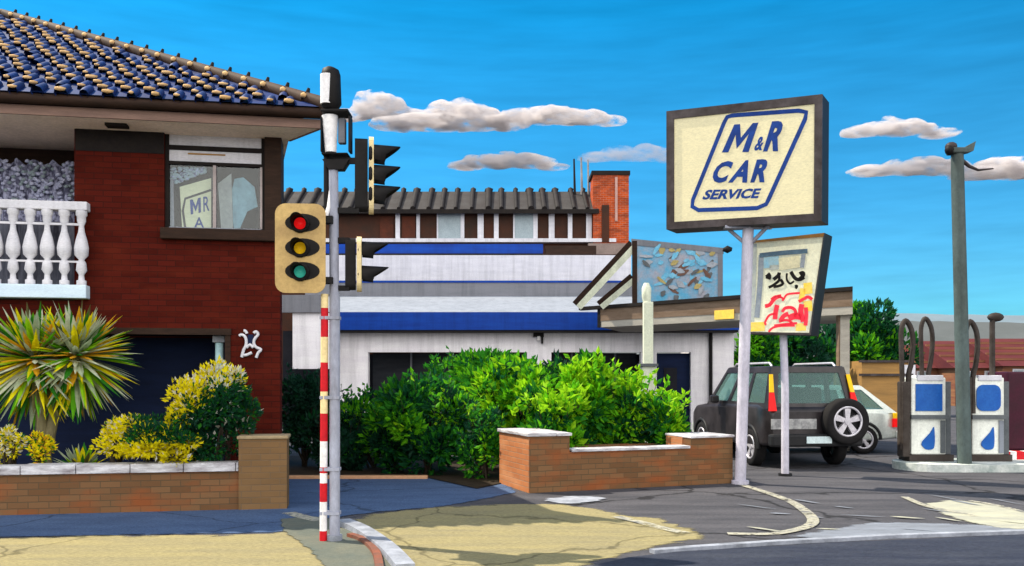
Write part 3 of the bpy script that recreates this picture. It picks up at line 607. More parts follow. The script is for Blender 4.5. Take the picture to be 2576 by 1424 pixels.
for i in range(nseg):
    a = B_+hv*(i/nseg); b = B_+hv*((i+1.12)/nseg)
    hpt.tube([a+Vector((0, 0, .02)), b+Vector((0, 0, .05))], [.10, .07], M['hiptile'], 8)
    hpt.tube([a+Vector((0, 0, .06)), a+Vector((.03, 0, .17))], [.045, .02], M['blackbrown'], 6)
    if i % 1 == 0: hpt.ell(a+Vector((-.03, -.08, .05)), (.05, .04, .04), M['litnose'], 1)
hpt.tube([apex, apex+Vector((XL-apex.x-2, 0, 0))], .11, M['hiptile'], 8)
hpt.build('hip_tiles', roofo)
# white wall ornament beside the opening
orn = MB()
def zo(x, y): return hp((800+x/5.696)/1.4457, (1150+y/5.696)/1.4457, -.03)
for pts in ([(400, 410), (440, 385), (500, 405), (540, 480), (540, 600), (490, 700), (450, 850)], [(490, 300), (530, 310), (560, 360)], [(700, 350), (745, 320), (790, 380), (720, 470), (700, 560), (745, 640), (850, 690), (790, 760), (750, 860)],
            [(550, 650), (620, 590), (690, 650)], [(490, 810), (560, 800), (660, 755)]):
    orn.tube(smooth_path([zo(*p) for p in pts], 3), .020, M['white'], 8)
orn.box(zo(570, 560)+Vector((0, .012, 0)), zo(690, 380)+Vector((0, .028, 0)), M['navy'])
orn.build('wall_ornament', house)

# ------------------------------------------------------------------ garden wall of the house
gw0 = gnd(722, 1280); gw = thing('garden_wall', gw0, 'low brown brick garden wall with pale coping in front of the red house', 'wall', rz=PHI)
GT = inv(gw)
def wp(x, y, c=0.0): return GT @ onplane(x, y, gw0+HB*c, HN)
zc0, zc1 = wp(300, 1190).z, wp(300, 1168).z; xp = wp(601, 1100).x; zp = wp(660, 1098).z
MB().box((-9, 0, 0), (xp, .22, zc0), M['brickbrown']).build('wall_face', gw)
mb = MB(); r = random.Random(3); x = -9
while x < xp-.02:
    x2 = min(x+.6, xp); mb.box((x+.004, -.035, zc0), (x2-.004, .255, zc1+r.uniform(-.006, .006)), M['coping'], bev=.008); x = x2
mb.build('coping', gw)
MB().box((xp, -.03, 0), (0, .34, zp-.03), brick('brick_tan', (.18, .105, .050), (.15, .088, .042), (.14, .095, .058), (.20, .115, .052), stainamt=.5)).build('pillar', gw)
MB().box((xp-.02, -.05, zp-.03), (.02, .36, zp+.01), M['copingtan'], bev=.01).build('pillar_cap', gw)
sb = MB(); sb.box((-9, .24, 0), (xp, 1.0, zc0-.12), M['soil']); o = sb.build('flower_bed'); o.parent = gw

# ------------------------------------------------------------------ foliage helpers
def leaf(mb, p, d, L, w, m, fold=.25, droop=0, r=rnd):
    d = d.normalized(); s = d.cross(Vector((r.uniform(-1, 1), r.uniform(-1, 1), r.uniform(-.2, 1)))); s = s.normalized() if s.length > 1e-4 else Vector((1, 0, 0)); n = d.cross(s)
    mb.add([p, p+d*L*.45+s*w/2+n*fold*w, p+d*L-Vector((0, 0, droop)), p+d*L*.45-s*w/2+n*fold*w], [(0, 1, 2), (0, 2, 3)], m)
def bush(center, rad, n, L, pick, seed, clumps=22, shell=.62, floor=.02, jag=.3):
    r = random.Random(seed); mb = MB(); cs = []
    for i in range(clumps):
        while True:
            v = Vector((r.uniform(-1, 1), r.uniform(-1, 1), r.uniform(-1, 1)))
            if .25 < v.length < 1: break
        v = v.normalized()*r.uniform(.45, .9); cs.append((v, r.uniform(.22, .42), r.random()))
    for i in range(n):
        c, cr, cv = cs[r.randrange(clumps)]
        v = Vector((r.gauss(0, 1), r.gauss(0, 1), r.gauss(0, 1))).normalized()
        u = c+v*cr*r.uniform(shell, 1)
        p = Vector((center[0]+u.x*rad[0], center[1]+u.y*rad[1], center[2]+u.z*rad[2]))
        if p.z < floor: p.z = floor+r.random()*.1
        d = v+Vector((r.uniform(-.6, .6), r.uniform(-.6, .6), r.uniform(-.1, .9)))
        k = r.uniform(.6, 1.35); leaf(mb, p, d, L*k, L*.5*k, pick(u, v, cv, r), r=r)
    return mb
def stems(mb, base, center, rad, n, r, m, rr=.025):
    for i in range(n):
        e = Vector((center[0]+r.uniform(-.6, .6)*rad[0], center[1]+r.uniform(-.6, .6)*rad[1], center[2]+r.uniform(0, .6)*rad[2]))
        b = Vector(base)+Vector((r.uniform(-.06, .06), r.uniform(-.06, .06), 0)); mid = b.lerp(e, .5)+Vector((r.uniform(-.08, .08), r.uniform(-.08, .08), .05))
        mb.tube([b, mid, e], [rr, rr*.7, rr*.3], m, 6)
def shrub(px, ptop, pbot, Y, halfw, label, pick, n, L, seed, name='shrub', depth=.8, group=None, clumps=22, cat='shrub', z0=0.0):
    top = at(px, ptop, Y).z; bot = max(z0, at(px, pbot, Y).z); c = at(px, 950, Y); hw = halfw*Y/FOC
    t = thing(name, (c.x, Y, z0), label, cat, group)
    cz = (top+bot)/2-z0; rad = (hw, hw*depth, (top-bot)/2)
    mb = bush((0, 0, cz), rad, n, L, pick, seed, clumps)
    if name == 'shrub' and n > 1200 and L > .08:      # shoots that break the outline
        rs_ = random.Random(seed+500)
        for i in range(int(26*depth+6)):
            th_ = rs_.uniform(0, 2*math.pi); q_ = rs_.uniform(.2, .95); b0 = Vector((rad[0]*q_*math.cos(th_), rad[1]*q_*math.sin(th_), cz+rad[2]*math.sqrt(max(0, 1-q_*q_))*.72)); dr_ = Vector((math.cos(th_)*q_*.6, math.sin(th_)*q_*.4, 1)).normalized(); ln = rs_.uniform(.12, .38)
            mb.tube([b0, b0+dr_*ln], [.008, .003], G['dkwood'], 4, False)
            for k in range(rs_.randint(5, 9)):
                pz_ = b0+dr_*ln*rs_.uniform(.15, 1.05); v_ = Vector((rs_.gauss(0, 1), rs_.gauss(0, 1), rs_.uniform(.2, 1.6))); leaf(mb, pz_, v_, L*rs_.uniform(.7, 1.4), L*.5, pick(Vector((0, 0, .9)), v_, rs_.uniform(.4, 1), rs_), r=rs_)
    mb.build('foliage', t)
    sm = MB(); stems(sm, (0, 0, 0), (0, 0, cz), rad, 7, random.Random(seed), G['dkwood']); sm.build('stem', t)
    return t
def pickw(*opts):
    tot = sum(w for _, w in opts)
    def f(u, v, cv, r):
        x = r.random()*tot
        for g, w in opts:
            x -= w
            if x <= 0: return G[g]
        return G[opts[0][0]]
    return f
def pick_hedge(bright):  # leaf mix paints lime highlights and dark shaded gaps
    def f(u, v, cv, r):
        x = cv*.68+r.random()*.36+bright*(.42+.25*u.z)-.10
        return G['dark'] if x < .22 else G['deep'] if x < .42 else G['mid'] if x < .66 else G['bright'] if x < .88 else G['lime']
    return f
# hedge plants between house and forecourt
def pick_dark(u, v, cv, r):  # dark teal leaf mix puts the house's shadow into the colour
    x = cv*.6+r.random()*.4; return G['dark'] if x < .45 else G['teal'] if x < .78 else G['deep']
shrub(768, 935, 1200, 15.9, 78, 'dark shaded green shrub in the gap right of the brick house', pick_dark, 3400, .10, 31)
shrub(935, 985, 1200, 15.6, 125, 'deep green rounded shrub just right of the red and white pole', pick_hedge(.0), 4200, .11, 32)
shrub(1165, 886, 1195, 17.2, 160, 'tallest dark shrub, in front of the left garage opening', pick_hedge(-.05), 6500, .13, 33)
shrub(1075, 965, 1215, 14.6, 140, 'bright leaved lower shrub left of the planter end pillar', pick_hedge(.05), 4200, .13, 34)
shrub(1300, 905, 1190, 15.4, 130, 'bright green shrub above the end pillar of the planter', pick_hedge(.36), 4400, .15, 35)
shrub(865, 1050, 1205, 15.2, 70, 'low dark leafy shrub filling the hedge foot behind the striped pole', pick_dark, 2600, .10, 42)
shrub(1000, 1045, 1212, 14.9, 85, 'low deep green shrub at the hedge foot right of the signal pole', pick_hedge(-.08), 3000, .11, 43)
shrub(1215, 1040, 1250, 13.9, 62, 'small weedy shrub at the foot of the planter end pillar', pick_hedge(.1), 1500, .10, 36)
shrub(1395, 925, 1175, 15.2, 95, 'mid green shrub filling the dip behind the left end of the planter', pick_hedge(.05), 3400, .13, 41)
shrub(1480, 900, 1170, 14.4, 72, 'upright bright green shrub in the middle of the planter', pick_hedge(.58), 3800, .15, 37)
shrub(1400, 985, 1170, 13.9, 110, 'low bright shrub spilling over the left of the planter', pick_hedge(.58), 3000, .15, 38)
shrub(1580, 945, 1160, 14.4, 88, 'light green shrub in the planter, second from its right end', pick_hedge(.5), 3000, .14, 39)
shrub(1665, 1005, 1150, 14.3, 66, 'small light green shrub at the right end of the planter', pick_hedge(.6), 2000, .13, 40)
# plants of the front garden
def rosette(mb, c, n, L, r, mats, w=.045, zmin=-.75):
    for i in range(n):
        th = r.uniform(0, 2*math.pi); zc = r.uniform(zmin, 1); q = math.sqrt(max(0, 1-zc*zc)); d = Vector((q*math.cos(th), q*math.sin(th)*.85, zc))
        l = L*r.uniform(.78, 1.08); s = d.cross(Vector((0, 0, 1))); s = s.normalized() if s.length > .05 else Vector((1, 0, 0)); ww = w*r.uniform(.7, 1.3); m = r.choice(mats)
        P = [c+d*l*t+Vector((0, 0, -.12*l*t*t)) for t in (0.03, .35, .75, 1)]; W_ = [ww*.5, ww, ww*.75, .002]; vs = []
        n_ = d.cross(s)*.25
        for p, k in zip(P, W_): vs += [p-s*k/2+n_*k, p+s*k/2+n_*k, p]
        fs = []
        for j in range(3): a = 3*j; fs += [(a, a+2, a+5, a+3), (a+2, a+1, a+4, a+5)]
        mb.add(vs, fs, m)
r = random.Random(21)
py = 11.05
pc = at(110, 910, py)
palm = thing('cordyline', (pc.x, py, .0), 'large spiky cordyline with green, yellow and grey strap leaves by the garden wall', 'plant')
mb = MB(); LM = [G['greygreen'], G['greygreen'], G['yellow'], G['lime'], G['orange'], G['bronze'], G['mid'], G['bright'], G['palestrap'], G['yellow'], G['palestrap']]
def lp(x, y, Y): p = at(x, y, Y); return Vector((p.x-pc.x, Y-py, p.z))
rosette(mb, lp(88, 905, py), 430, .80, r, LM, .075, -1); rosette(mb, lp(192, 895, py+.1), 430, .78, r, LM, .075, -1)
mb.build('leaf_crown', palm)
mb = MB(); mb.tube([(0.05, 0, 0), (.02, 0, .5), lp(100, 1000, py), lp(98, 915, py)], [.11, .085, .07, .06], G['wood'], 10); mb.tube([(.04, 0, .7), lp(150, 980, py+.05), lp(190, 900, py+.1)], [.07, .06, .05], G['wood'], 10)
mb.build('trunk', palm)
r = random.Random(22)
p2 = at(205, 1175, 10.9); t = thing('cordyline', (p2.x, 10.9, .3), 'small low spiky plant under the large cordyline, against the coping', 'plant')
mb = MB(); rosette(mb, Vector((0, 0, .15)), 60, .42, r, [G['greygreen'], G['bronze'], G['lime'], G['yellow'], G['mid'], G['greygreen']], .06, .1); mb.build('leaf_crown', t)
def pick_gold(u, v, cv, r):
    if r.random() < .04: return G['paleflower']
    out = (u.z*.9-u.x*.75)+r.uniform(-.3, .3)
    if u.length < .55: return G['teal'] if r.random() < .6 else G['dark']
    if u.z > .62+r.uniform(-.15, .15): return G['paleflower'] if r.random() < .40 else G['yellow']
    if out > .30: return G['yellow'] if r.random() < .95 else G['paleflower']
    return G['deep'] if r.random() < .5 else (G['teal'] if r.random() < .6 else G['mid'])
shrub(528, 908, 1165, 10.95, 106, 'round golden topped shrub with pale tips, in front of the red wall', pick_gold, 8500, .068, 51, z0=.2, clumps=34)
def pick_low(u, v, cv, r):
    if u.z < .0 or u.x < -.45: return G['yellow'] if r.random() < .90 else G['paleflower']
    return G['deep'] if r.random() < .45 else (G['teal'] if r.random() < .5 else (G['yellow'] if r.random() < .4 else G['mid']))
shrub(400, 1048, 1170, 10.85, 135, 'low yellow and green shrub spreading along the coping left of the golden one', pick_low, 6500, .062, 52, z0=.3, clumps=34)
shrub(290, 1040, 1165, 10.8, 35, 'narrow yellow shrub at the left end of the low spreading one', pickw(('yellow', 5), ('paleflower', 2), ('mid', 1)), 900, .05, 53, z0=.3, clumps=12)
shrub(28, 1075, 1170, 10.6, 34, 'yellow and white flower clump at the left edge of the photo', pickw(('yellow', 6), ('paleflower', 3), ('mid', 1)), 800, .05, 54, name='flower_clump', z0=.3, clumps=10, cat='flowers')
shrub(105, 1085, 1170, 10.6, 32, 'yellow flower clump below the large cordyline trunk', pickw(('yellow', 6), ('orange', 2), ('mid', 2)), 700, .05, 55, name='flower_clump', z0=.3, clumps=10, cat='flowers')

# ------------------------------------------------------------------ planter
PR = math.atan2(1.16, 3.1); p0 = gnd(1332, 1241)
pt = thing('brick_planter', p0, 'brown brick planter wall with raised ends beside the tall sign pole', 'planter', rz=PR); PT = inv(pt)
pn = Vector((math.sin(PR), -math.cos(PR), 0))
def pp(x, y, c=0.0): return PT @ onplane(x, y, p0-pn*c, pn)
Lx = pp(1843, 1200).x; xa = pp(1432, 1100).x; xb = pp(1738, 1100).x
za, zb_, zc_ = pp(1380, 1092).z, pp(1570, 1128).z, pp(1790, 1096).z; dp = 1.2
mb = MB(); mb.box((xa, 0, 0), (xb, .22, zb_-.03), M['brickbrown']); mb.box((xb, 0, 0), (Lx, .7, zc_-.03), M['brickbrown']); mb.box((xa, dp-.2, 0), (Lx, dp, zb_-.03), M['brickbrown']); mb.build('wall_face', pt)
mb = MB(); mb.box((0, -.01, 0), (xa, dp, za-.03), M['brickbrown']); mb.build('end_wall', pt)
MB().box((-.012, .0, .0), (-.0, dp, za-.03), M['bricksunlit']).build('sunlit_face', pt, 'end face of brick coloured as sunlit'); MB().box((xb-.012, .225, zb_-.1), (xb, .7, zc_-.03), M['bricksunlit']).build('sunlit_face', pt, 'end face of brick coloured as sunlit')  # sunlit tone put into thin brick slabs on the left-facing sides
mb = MB(); mb.box((-.04, -.04, za-.03), (xa*.66-.004, dp+.03, za+.02), M['coping'], bev=.01); mb.box((xa*.66+.004, -.04, za-.03), (xa+.03, dp+.03, za+.012), M['coping'], bev=.01)
mb.box((xa+.034, -.025, zb_-.03), (xb-.02, .25, zb_+.01), M['coping'], bev=.008); mb.box((xb-.015, -.03, zc_-.03), (Lx+.02, .73, zc_+.005), M['coping'], bev=.008); mb.build('coping', pt)
MB().box((xa, .22, 0), (Lx-.01, dp-.2, zb_-.1), M['soil']).build('soil', pt)
# sandstone kerb and dark soil bed left of planter
a, b = gnd(716, 1206), gnd(1080, 1200); mb = MB(); mb.box((a.x, a.y, 0), (b.x, a.y+.14, .055), M['sandstone'], bev=.01); o = mb.build('edging_kerb'); o['kind'] = 'structure'
sheet('soil_bed', [(a.x-.6, a.y+.15), (b.x, a.y+.1), g2(1200, 1232), g2(1262, 1218), (.5, 17.5), (a.x-1, 18)], .02, M['soil'])

# ------------------------------------------------------------------ traffic signal
tp = gnd(842, 1362)
ts = thing('traffic_signal', tp, 'traffic signal pole with tan backed lights facing and two dark heads at its right', 'traffic light'); TT = inv(ts)
def tpx(x, y, dY=0.0): p = at(x, y, tp.y+dY); return Vector((p.x-tp.x, dY, p.z))
mb = MB(); mb.tube([tpx(842, 1362), tpx(842, 740)], .052, M['polegrey'], 16); mb.tube([tpx(841, 740), tpx(839, 420)], .046, M['polegrey'], 16); mb.tube([tpx(842, 1366), tpx(842, 1345)], .075, M['kerb'], 16)
mb.build('pole', ts)
mb = MB()
mb.tube([tpx(822, 560, .03), tpx(822, 230, .03)], .030, M['black'], 10); mb.build('cable_pole', ts)
bands = [(740, 775, 'creamband'), (775, 848, 'redband'), (848, 912, 'creamband'), (912, 985, 'redband'), (985, 1040, 'creamband'), (1040, 1110, 'redband'), (1110, 1175, 'whiteband'), (1175, 1190, 'redband'), (1190, 1215, 'whiteband'), (1215, 1262, 'redband'), (1262, 1335, 'whiteband'), (1335, 1360, 'redband')]
gp = MB()
for y0, y1, m in bands: gp.tube([tpx(817-(y1-740)*.006, y1, -.02), tpx(817-(y0-740)*.006, y0, -.02)], .036, M[m], 14)
gp.build('striped_pole', ts, 'red, white and cream banded tube strapped to the left of the pole')
for y in (800, 1000, 1180, 1290):
    br_ = MB(); p = tpx(830, y); br_.box(p+Vector((-.09, -.055, -.015)), p+Vector((.10, .055, .015)), M['polegrey']); br_.build('strap', ts)
# top cylinder, lantern box and bracket
mb = MB(); mb.tube([tpx(831, 276), tpx(832, 262), tpx(832, 190), tpx(832, 176), tpx(833, 170)], [.07, .105, .095, .08, .04], M['black'], 18); mb.build('top_cylinder', ts)
mb = MB(); mb.tube([tpx(822, 262, -.05), tpx(822, 188, -.05)], .062, M['whiteband'], 14); mb.build('cylinder_stripe', ts, 'cream face of the dark cylinder')
mb = MB(); a = tpx(806, 280, -.11); b = tpx(887, 292, .14); mb.box(a, b, M['black'], bev=.008)
mb.box(tpx(876, 292, -.06), tpx(887, 388, .06), M['black']); mb.box(tpx(806, 292, -.06), tpx(815, 388, .06), M['black']); mb.box(tpx(808, 384, -.10), tpx(884, 400, .12), M['black'], bev=.008)
mb.prism([tpx(810, 400, -.06), tpx(878, 400, -.06), tpx(862, 425, -.06), tpx(826, 425, -.06)], (0, .12, 0), M['black']); mb.build('lantern_frame', ts)
mb = MB(); mb.tube([tpx(832, 384), tpx(830, 292)], [.055, .08], M['whiteband'], 14); mb.build('lantern_lens', ts)
MB().box(tpx(850, 296, .0), tpx(872, 365, .08), M['midgrey'], bev=.01).build('control_box', ts)
def rounded(w, h, rad, n=6):
    out = []
    for cx_, cz_, a0 in ((w/2-rad, h/2-rad, 0), (-w/2+rad, h/2-rad, 90), (-w/2+rad, -h/2+rad, 180), (w/2-rad, -h/2+rad, 270)):
        for k in range(n+1): a = R(a0+90*k/n); out.append(Vector((cx_+rad*math.cos(a), 0, cz_+rad*math.sin(a))))
    return out
def visor(mb, c, d, rad, L, m, T):   # open hood cut short at the bottom, pointing along -Y in local space
    seg = 14; vs = []; fs = []
    for i in range(seg+1):
        a = R(-30+240*i/seg); x, z = math.cos(a)*rad, math.sin(a)*rad; l = L*(.42+.58*max(0, math.sin(a)))
        vs += [(c[0]+x, c[1], c[2]+z), (c[0]+x*1.02, c[1]-l, c[2]+z*1.0-.01), (c[0]+x*.93, c[1]-l, c[2]+z*.93-.01), (c[0]+x*.93, c[1], c[2]+z*.93)]
    for i in range(seg):
        for k in range(3): a = 4*i+k; fs.append([a, a+1, a+5, a+4])
    mb.add(vs, fs, m, True, T)
def signal(cpx, cpy, dY, w, h, rz, board, lamps, label, boardm='tan', dep=.2, lampr=.095, mount=True):
    c = tpx(cpx, cpy, dY); T = Matrix.Translation(c) @ Euler((0, 0, rz)).to_matrix().to_4x4()
    hd = MB(); hw = w*.62 if board else w
    hd.prism([T @ p for p in rounded(hw, h*.94, .05)], T.to_3x3() @ Vector((0, dep, 0)), M['black']); ho = hd.build('signal_head', ts, label)
    if board:
        b_ = MB(); pts = rounded(w, h, .10); b_.prism([T @ (p+Vector((0, -.012, 0))) for p in pts], T.to_3x3() @ Vector((0, .010 if boardm == 'tan' else -.045, 0)), M[boardm]); b_.build('backing_board', ho)
    for i, (m, zf) in enumerate(lamps):
        z = h*zf; l_ = MB(); pos = None; ly = -.014 if boardm == 'tan' else -.06
        seg = 18; vs = [T @ Vector((0, -.055, z))]+[T @ Vector((lampr*.6*math.cos(2*math.pi*k/seg), -.045, z+lampr*.6*math.sin(2*math.pi*k/seg))) for k in range(seg)]+[T @ Vector((lampr*math.cos(2*math.pi*k/seg), -.02, z+lampr*math.sin(2*math.pi*k/seg))) for k in range(seg)]
        fs = [[0, 1+k, 1+(k+1) % seg] for k in range(seg)]+[[1+k, 1+seg+k, 1+seg+(k+1) % seg, 1+(k+1) % seg] for k in range(seg)]
        l_.add(vs, fs, M[m], True); l_.build('lens', ho)
        if boardm == 'tan':
            s_ = MB(); s_.prism([T @ Vector((.165*math.cos(2*math.pi*k/24)+.02, -.0165, z+.088*math.sin(2*math.pi*k/24)+.008)) for k in range(24)], T.to_3x3() @ Vector((0, .004, 0)), M['black']); s_.build('lamp_surround', ho)
        v_ = MB(); visor(v_, (0, ly, z), None, lampr*1.15, .26, M['black'], T); 
        rg = [T @ Vector((lampr*1.12*math.cos(2*math.pi*k/seg), -.026, z+lampr*1.12*math.sin(2*math.pi*k/seg))) for k in range(seg+1)]
        v_.tube(rg, .018, M['black'], 6, False); v_.build('hood', ho)
    return ho
signal(756, 625, -.12, .48, .86, R(4), True, (('lensred', .275), ('lensamber', .0), ('lensgreen', -.265)), 'three light head on a rounded tan board facing the camera', lampr=.066)
# second and third heads turned to face right (away along the side road)
signal(925, 442, .05, .20, .76, R(100), True, (('cartrim', .26), ('cartrim', .0), ('cartrim', -.26)), 'upper dark head in side view with hoods pointing right', 'cream', dep=.125, lampr=.095)
signal(895, 665, .05, .22, .54, R(98), True, (('lensred', .24), ('cartrim', -.2)), 'lower dark head beside the pole with hoods pointing right', 'cream', dep=.10, lampr=.085)
for x0, y0, x1, f in ((842, 405, 905, .02), (842, 530, 905, .02), (842, 605, 880, .02), (842, 725, 880, .02), (800, 554, 842, .1), (800, 706, 842, .1)):
    mb = MB(); mb.box(tpx(x0, y0+6, -f), tpx(x1, y0-6, .02), M['black']); mb.build('bracket', ts)
mb = MB(); mb.tube([tpx(815, 560, -.05), tpx(828, 520, -.02), tpx(838, 440)], .022, M['whiteband'], 8); mb.build('cable', ts)

# ------------------------------------------------------------------ tall cream sign
SR = R(31); sN = Vector((-math.sin(SR), -math.cos(SR), 0)); sp = gnd(1862, 1217)
sg = thing('pole_sign', sp, 'big cream box sign with blue slanted lettering on a tall pale pole', 'sign'); ST = inv(sg)
sO = sp+Vector((0, -.30, 0))
def sf(x, y, d=0.0): return ST @ (onplane(x, y, sO, sN)-sN*d)
corn = [(1684, 286), (2066, 243), (2064, 551), (1684, 573)]
th = .42
mb = MB(); out = [sf(*p) for p in ((1678, 281), (2070, 238), (2068, 556), (1678, 578))]; mb.prism(out[::-1], -sN*th, M['boxside']); mb.build('sign_box', sg)
fr = MB(); inn = [sf(*p) for p in ((1697, 300), (2050, 262), (2048, 538), (1697, 559))]
for i in range(4):
    j = (i+1) % 4; fr.prism([out[i], out[j], inn[j], inn[i]][::-1], sN*.03, M['boxframe'])
fr.build('sign_frame', sg)
MB().prism([p for p in inn][::-1], sN*.012, M['signface']).build('sign_face', sg)
fp = [p+sN*.012 for p in inn]
def sfd(x, y): return sf(x, y)+sN*.012
ou = MB()
P = [(1843, 291), (2010, 279), (2029, 283), (2026, 300), (1935, 500), (1928, 514), (1905, 524), (1758, 529), (1742, 520), (1744, 503), (1822, 310), (1830, 295)]
Pp = [sfd(*p) for p in P]; ribbon(ou, Pp, .062, sN, M['signblue'], .004, closed=True); ou.build('sign_outline', sg)
def quad_text(par, txt, TL, TR, BR, BL, m, fn, n, bold=.03, name='lettering', off=.006):
    tv, tf = text_mesh(txt, bold) if txt != 'M' else ([p for f in M_F for p in f], [[4*i+k for k in range(4)] for i in range(4)]); TL, TR, BR, BL = [Vector(k) for k in (TL, TR, BR, BL)]; mb = MB()
    mb.add([fn(*((BL*(1-u)+BR*u)*(1-v)+(TL*(1-u)+TR*u)*v))+n*off for u, v in tv], tf, m); return mb.build(name, par)
quad_text(sg, 'M', (1848, 314), (1909, 309), (1884, 383), (1817, 384), M['signblue'], sfd, sN, .012)
quad_text(sg, '&', (1908, 345), (1928, 343), (1917, 379), (1896, 380), M['signblue'], sfd, sN, .035)
quad_text(sg, 'R', (1943, 306), (1988, 303), (1958, 381), (1920, 382), M['signblue'], sfd, sN, .045)
quad_text(sg, 'C', (1806, 407), (1848, 405), (1826, 460), (1786, 461), M['signblue'], sfd, sN, .045)
quad_text(sg, 'A', (1858, 405), (1903, 402), (1880, 460), (1832, 460), M['signblue'], sfd, sN, .045)
quad_text(sg, 'R', (1905, 402), (1948, 399), (1924, 459), (1888, 460), M['signblue'], sfd, sN, .045)
quad_text(sg, 'SERVICE', (1778, 478), (1917, 474), (1907, 499), (1766, 503), M['signblue'], sfd, sN, .04)
bot = sf(1872, 567, th/2); mb = MB(); mb.tube([(0, 0, 0), (bot.x, bot.y, bot.z+.02)], .083, M['polelav'], 16); mb.tube([(0, 0, 0), (0, 0, .05)], .13, M['polelav'], 16); mb.build('pole', sg)
mb = MB()
for s_ in (-1, 1): mb.tube([(bot.x, bot.y, bot.z-.28), (bot.x+s_*.30*math.cos(SR), bot.y-s_*.30*math.sin(SR), bot.z)], .03, M['polegrey'], 8)
mb.box((bot.x-.36, bot.y-.08, bot.z-.02), (bot.x+.36, bot.y+.08, bot.z+.02), M['polegrey'], Matrix.Identity(4)); mb.build('bracket', sg)

# ------------------------------------------------------------------ smaller leaning sign
def z4(x, y): return ((2650+x/3.4725)/1.4457, (830+y/3.4725)/1.4457)
s2 = gnd(1975, 1197); R2 = R(35); n2 = Vector((-math.sin(R2), -math.cos(R2), 0)); O2 = s2+Vector((0, -.2, 0))
s2t = thing('pole_sign', s2, 'smaller leaning cream box sign with red and black script on a thin post', 'sign'); S2I = inv(s2t)
def f2(x, y, d=0.0): return S2I @ (onplane(*z4(x, y), O2, n2)-n2*d)
oc = [f2(255, 165), f2(1215, 60), f2(1035, 1350), f2(200, 1335)]; ic = [f2(262, 190), f2(1200, 108), f2(1022, 1322), f2(212, 1308)]
MB().prism(oc[::-1], -n2*.42, M['boxside']).build('sign_box', s2t)
fr = MB()
for i in range(4): j = (i+1) % 4; fr.prism([oc[i], oc[j], ic[j], ic[i]][::-1], n2*.025, M['rust'] if i == 0 else M['boxframe'])
fr.build('sign_frame', s2t)
MB().prism(ic[::-1], n2*.010, mat('sign_face_glow', (.84, .82, .62), (.70, .72, .58), scale=3, rough=.45, emit=(.86, .80, .58), estr=.04)).build('sign_face', s2t)  # paler tone and slight emission added to brighten this shaded sign
def f2d(x, y): return f2(x, y)+n2*.010
pa = MB(); kk = 1/3.4725/1.4457*14.4/FOC
def stroke(mb, pts, w, m, lift=.004, closed=False): ribbon(mb, smooth_path([f2d(*p) for p in pts], 4), w*kk*1.15, n2, m, lift)
stroke(pa, [(300, 200), (285, 700), (265, 1180)], 110, M['signgrey'], .003); 
stroke(pa, [(415, 340), (400, 700), (360, 1130)], 60, mat('sign_blue_grey', (.20, .25, .33), (.35, .38, .42), scale=6), .005)
stroke(pa, [(395, 345), (700, 312), (1000, 290)], 50, mat('sign_dark_blue', (.05, .09, .14), (.12, .2, .28), scale=6), .006)
stroke(pa, [(950, 330), (940, 420), (930, 500)], 45, MATS['sign_blue_grey'], .005)
stroke(pa, [(445, 440), (640, 420)], 120, M['signsky'], .0045); stroke(pa, [(520, 500), (930, 470)], 50, M['signgrey'], .0045)
stroke(pa, [(640, 460), (900, 420)], 130, mat('sign_cream_blob', (.88, .82, .56), scale=6), .007)
for pts, w in (([(240, 1250), (460, 1240)], 100), ([(1000, 690), (1010, 830)], 90), ([(940, 760), (920, 930)], 60), ([(1000, 920), (1010, 1050)], 90), ([(850, 1250), (980, 1245)], 80)):
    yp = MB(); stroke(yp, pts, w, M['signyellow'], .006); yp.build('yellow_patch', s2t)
pa.build('printed_panel', s2t)
pb = MB()
for pts, w in (([(490, 580), (510, 610), (500, 645)], 60), ([(570, 650), (630, 600), (645, 560)], 40), ([(510, 750), (570, 720), (640, 660), (640, 600)], 30), ([(570, 740), (640, 730), (690, 700), (660, 650)], 30), ([(740, 570), (740, 650), (780, 700), (830, 670)], 22), ([(790, 550), (840, 630), (900, 650), (960, 620)], 38), ([(900, 580), (930, 565), (950, 580), (930, 620), (890, 650)], 42), ([(840, 735), (870, 730), (850, 765)], 26)):
    stroke(pb, pts, w, M['black'], .009)
pb.build('black_script', s2t)
pr = MB()
for pts, w in (([(465, 985), (520, 970), (570, 910), (620, 870), (670, 860)], 42), ([(540, 900), (600, 860), (680, 880), (690, 920)], 22), ([(700, 900), (740, 840), (820, 825), (905, 820)], 22), ([(620, 970), (600, 1050), (590, 1150)], 52), ([(610, 1080), (520, 1100), (465, 1190), (480, 1220)], 24),
               ([(680, 1060), (720, 1010), (800, 1005), (850, 1050), (840, 1130)], 34), ([(660, 1170), (700, 1110), (760, 1080)], 50), ([(760, 1140), (840, 1110), (930, 1120)], 70), ([(930, 960), (915, 1060), (950, 1180)], 56), ([(980, 1000), (985, 1100), (975, 1230)], 42), ([(890, 930), (960, 890), (1010, 870), (1060, 900)], 34),
               ([(640, 1180), (740, 1160), (810, 1200)], 26), ([(580, 1230), (700, 1215), (870, 1200)], 24), ([(510, 1310), (560, 1260), (660, 1235), (840, 1230)], 24)):
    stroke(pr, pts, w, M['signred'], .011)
pr.build('red_script', s2t)
bt = f2(640, 1335, .2); mb = MB(); mb.tube([(0, 0, 0), (0, 0, bt.z*.6), (bt.x, bt.y, bt.z)], .062, M['polelav'], 14); mb.tube([(0, 0, 0), (0, 0, .04)], .11, M['cartrim'], 14); mb.build('pole', s2t)

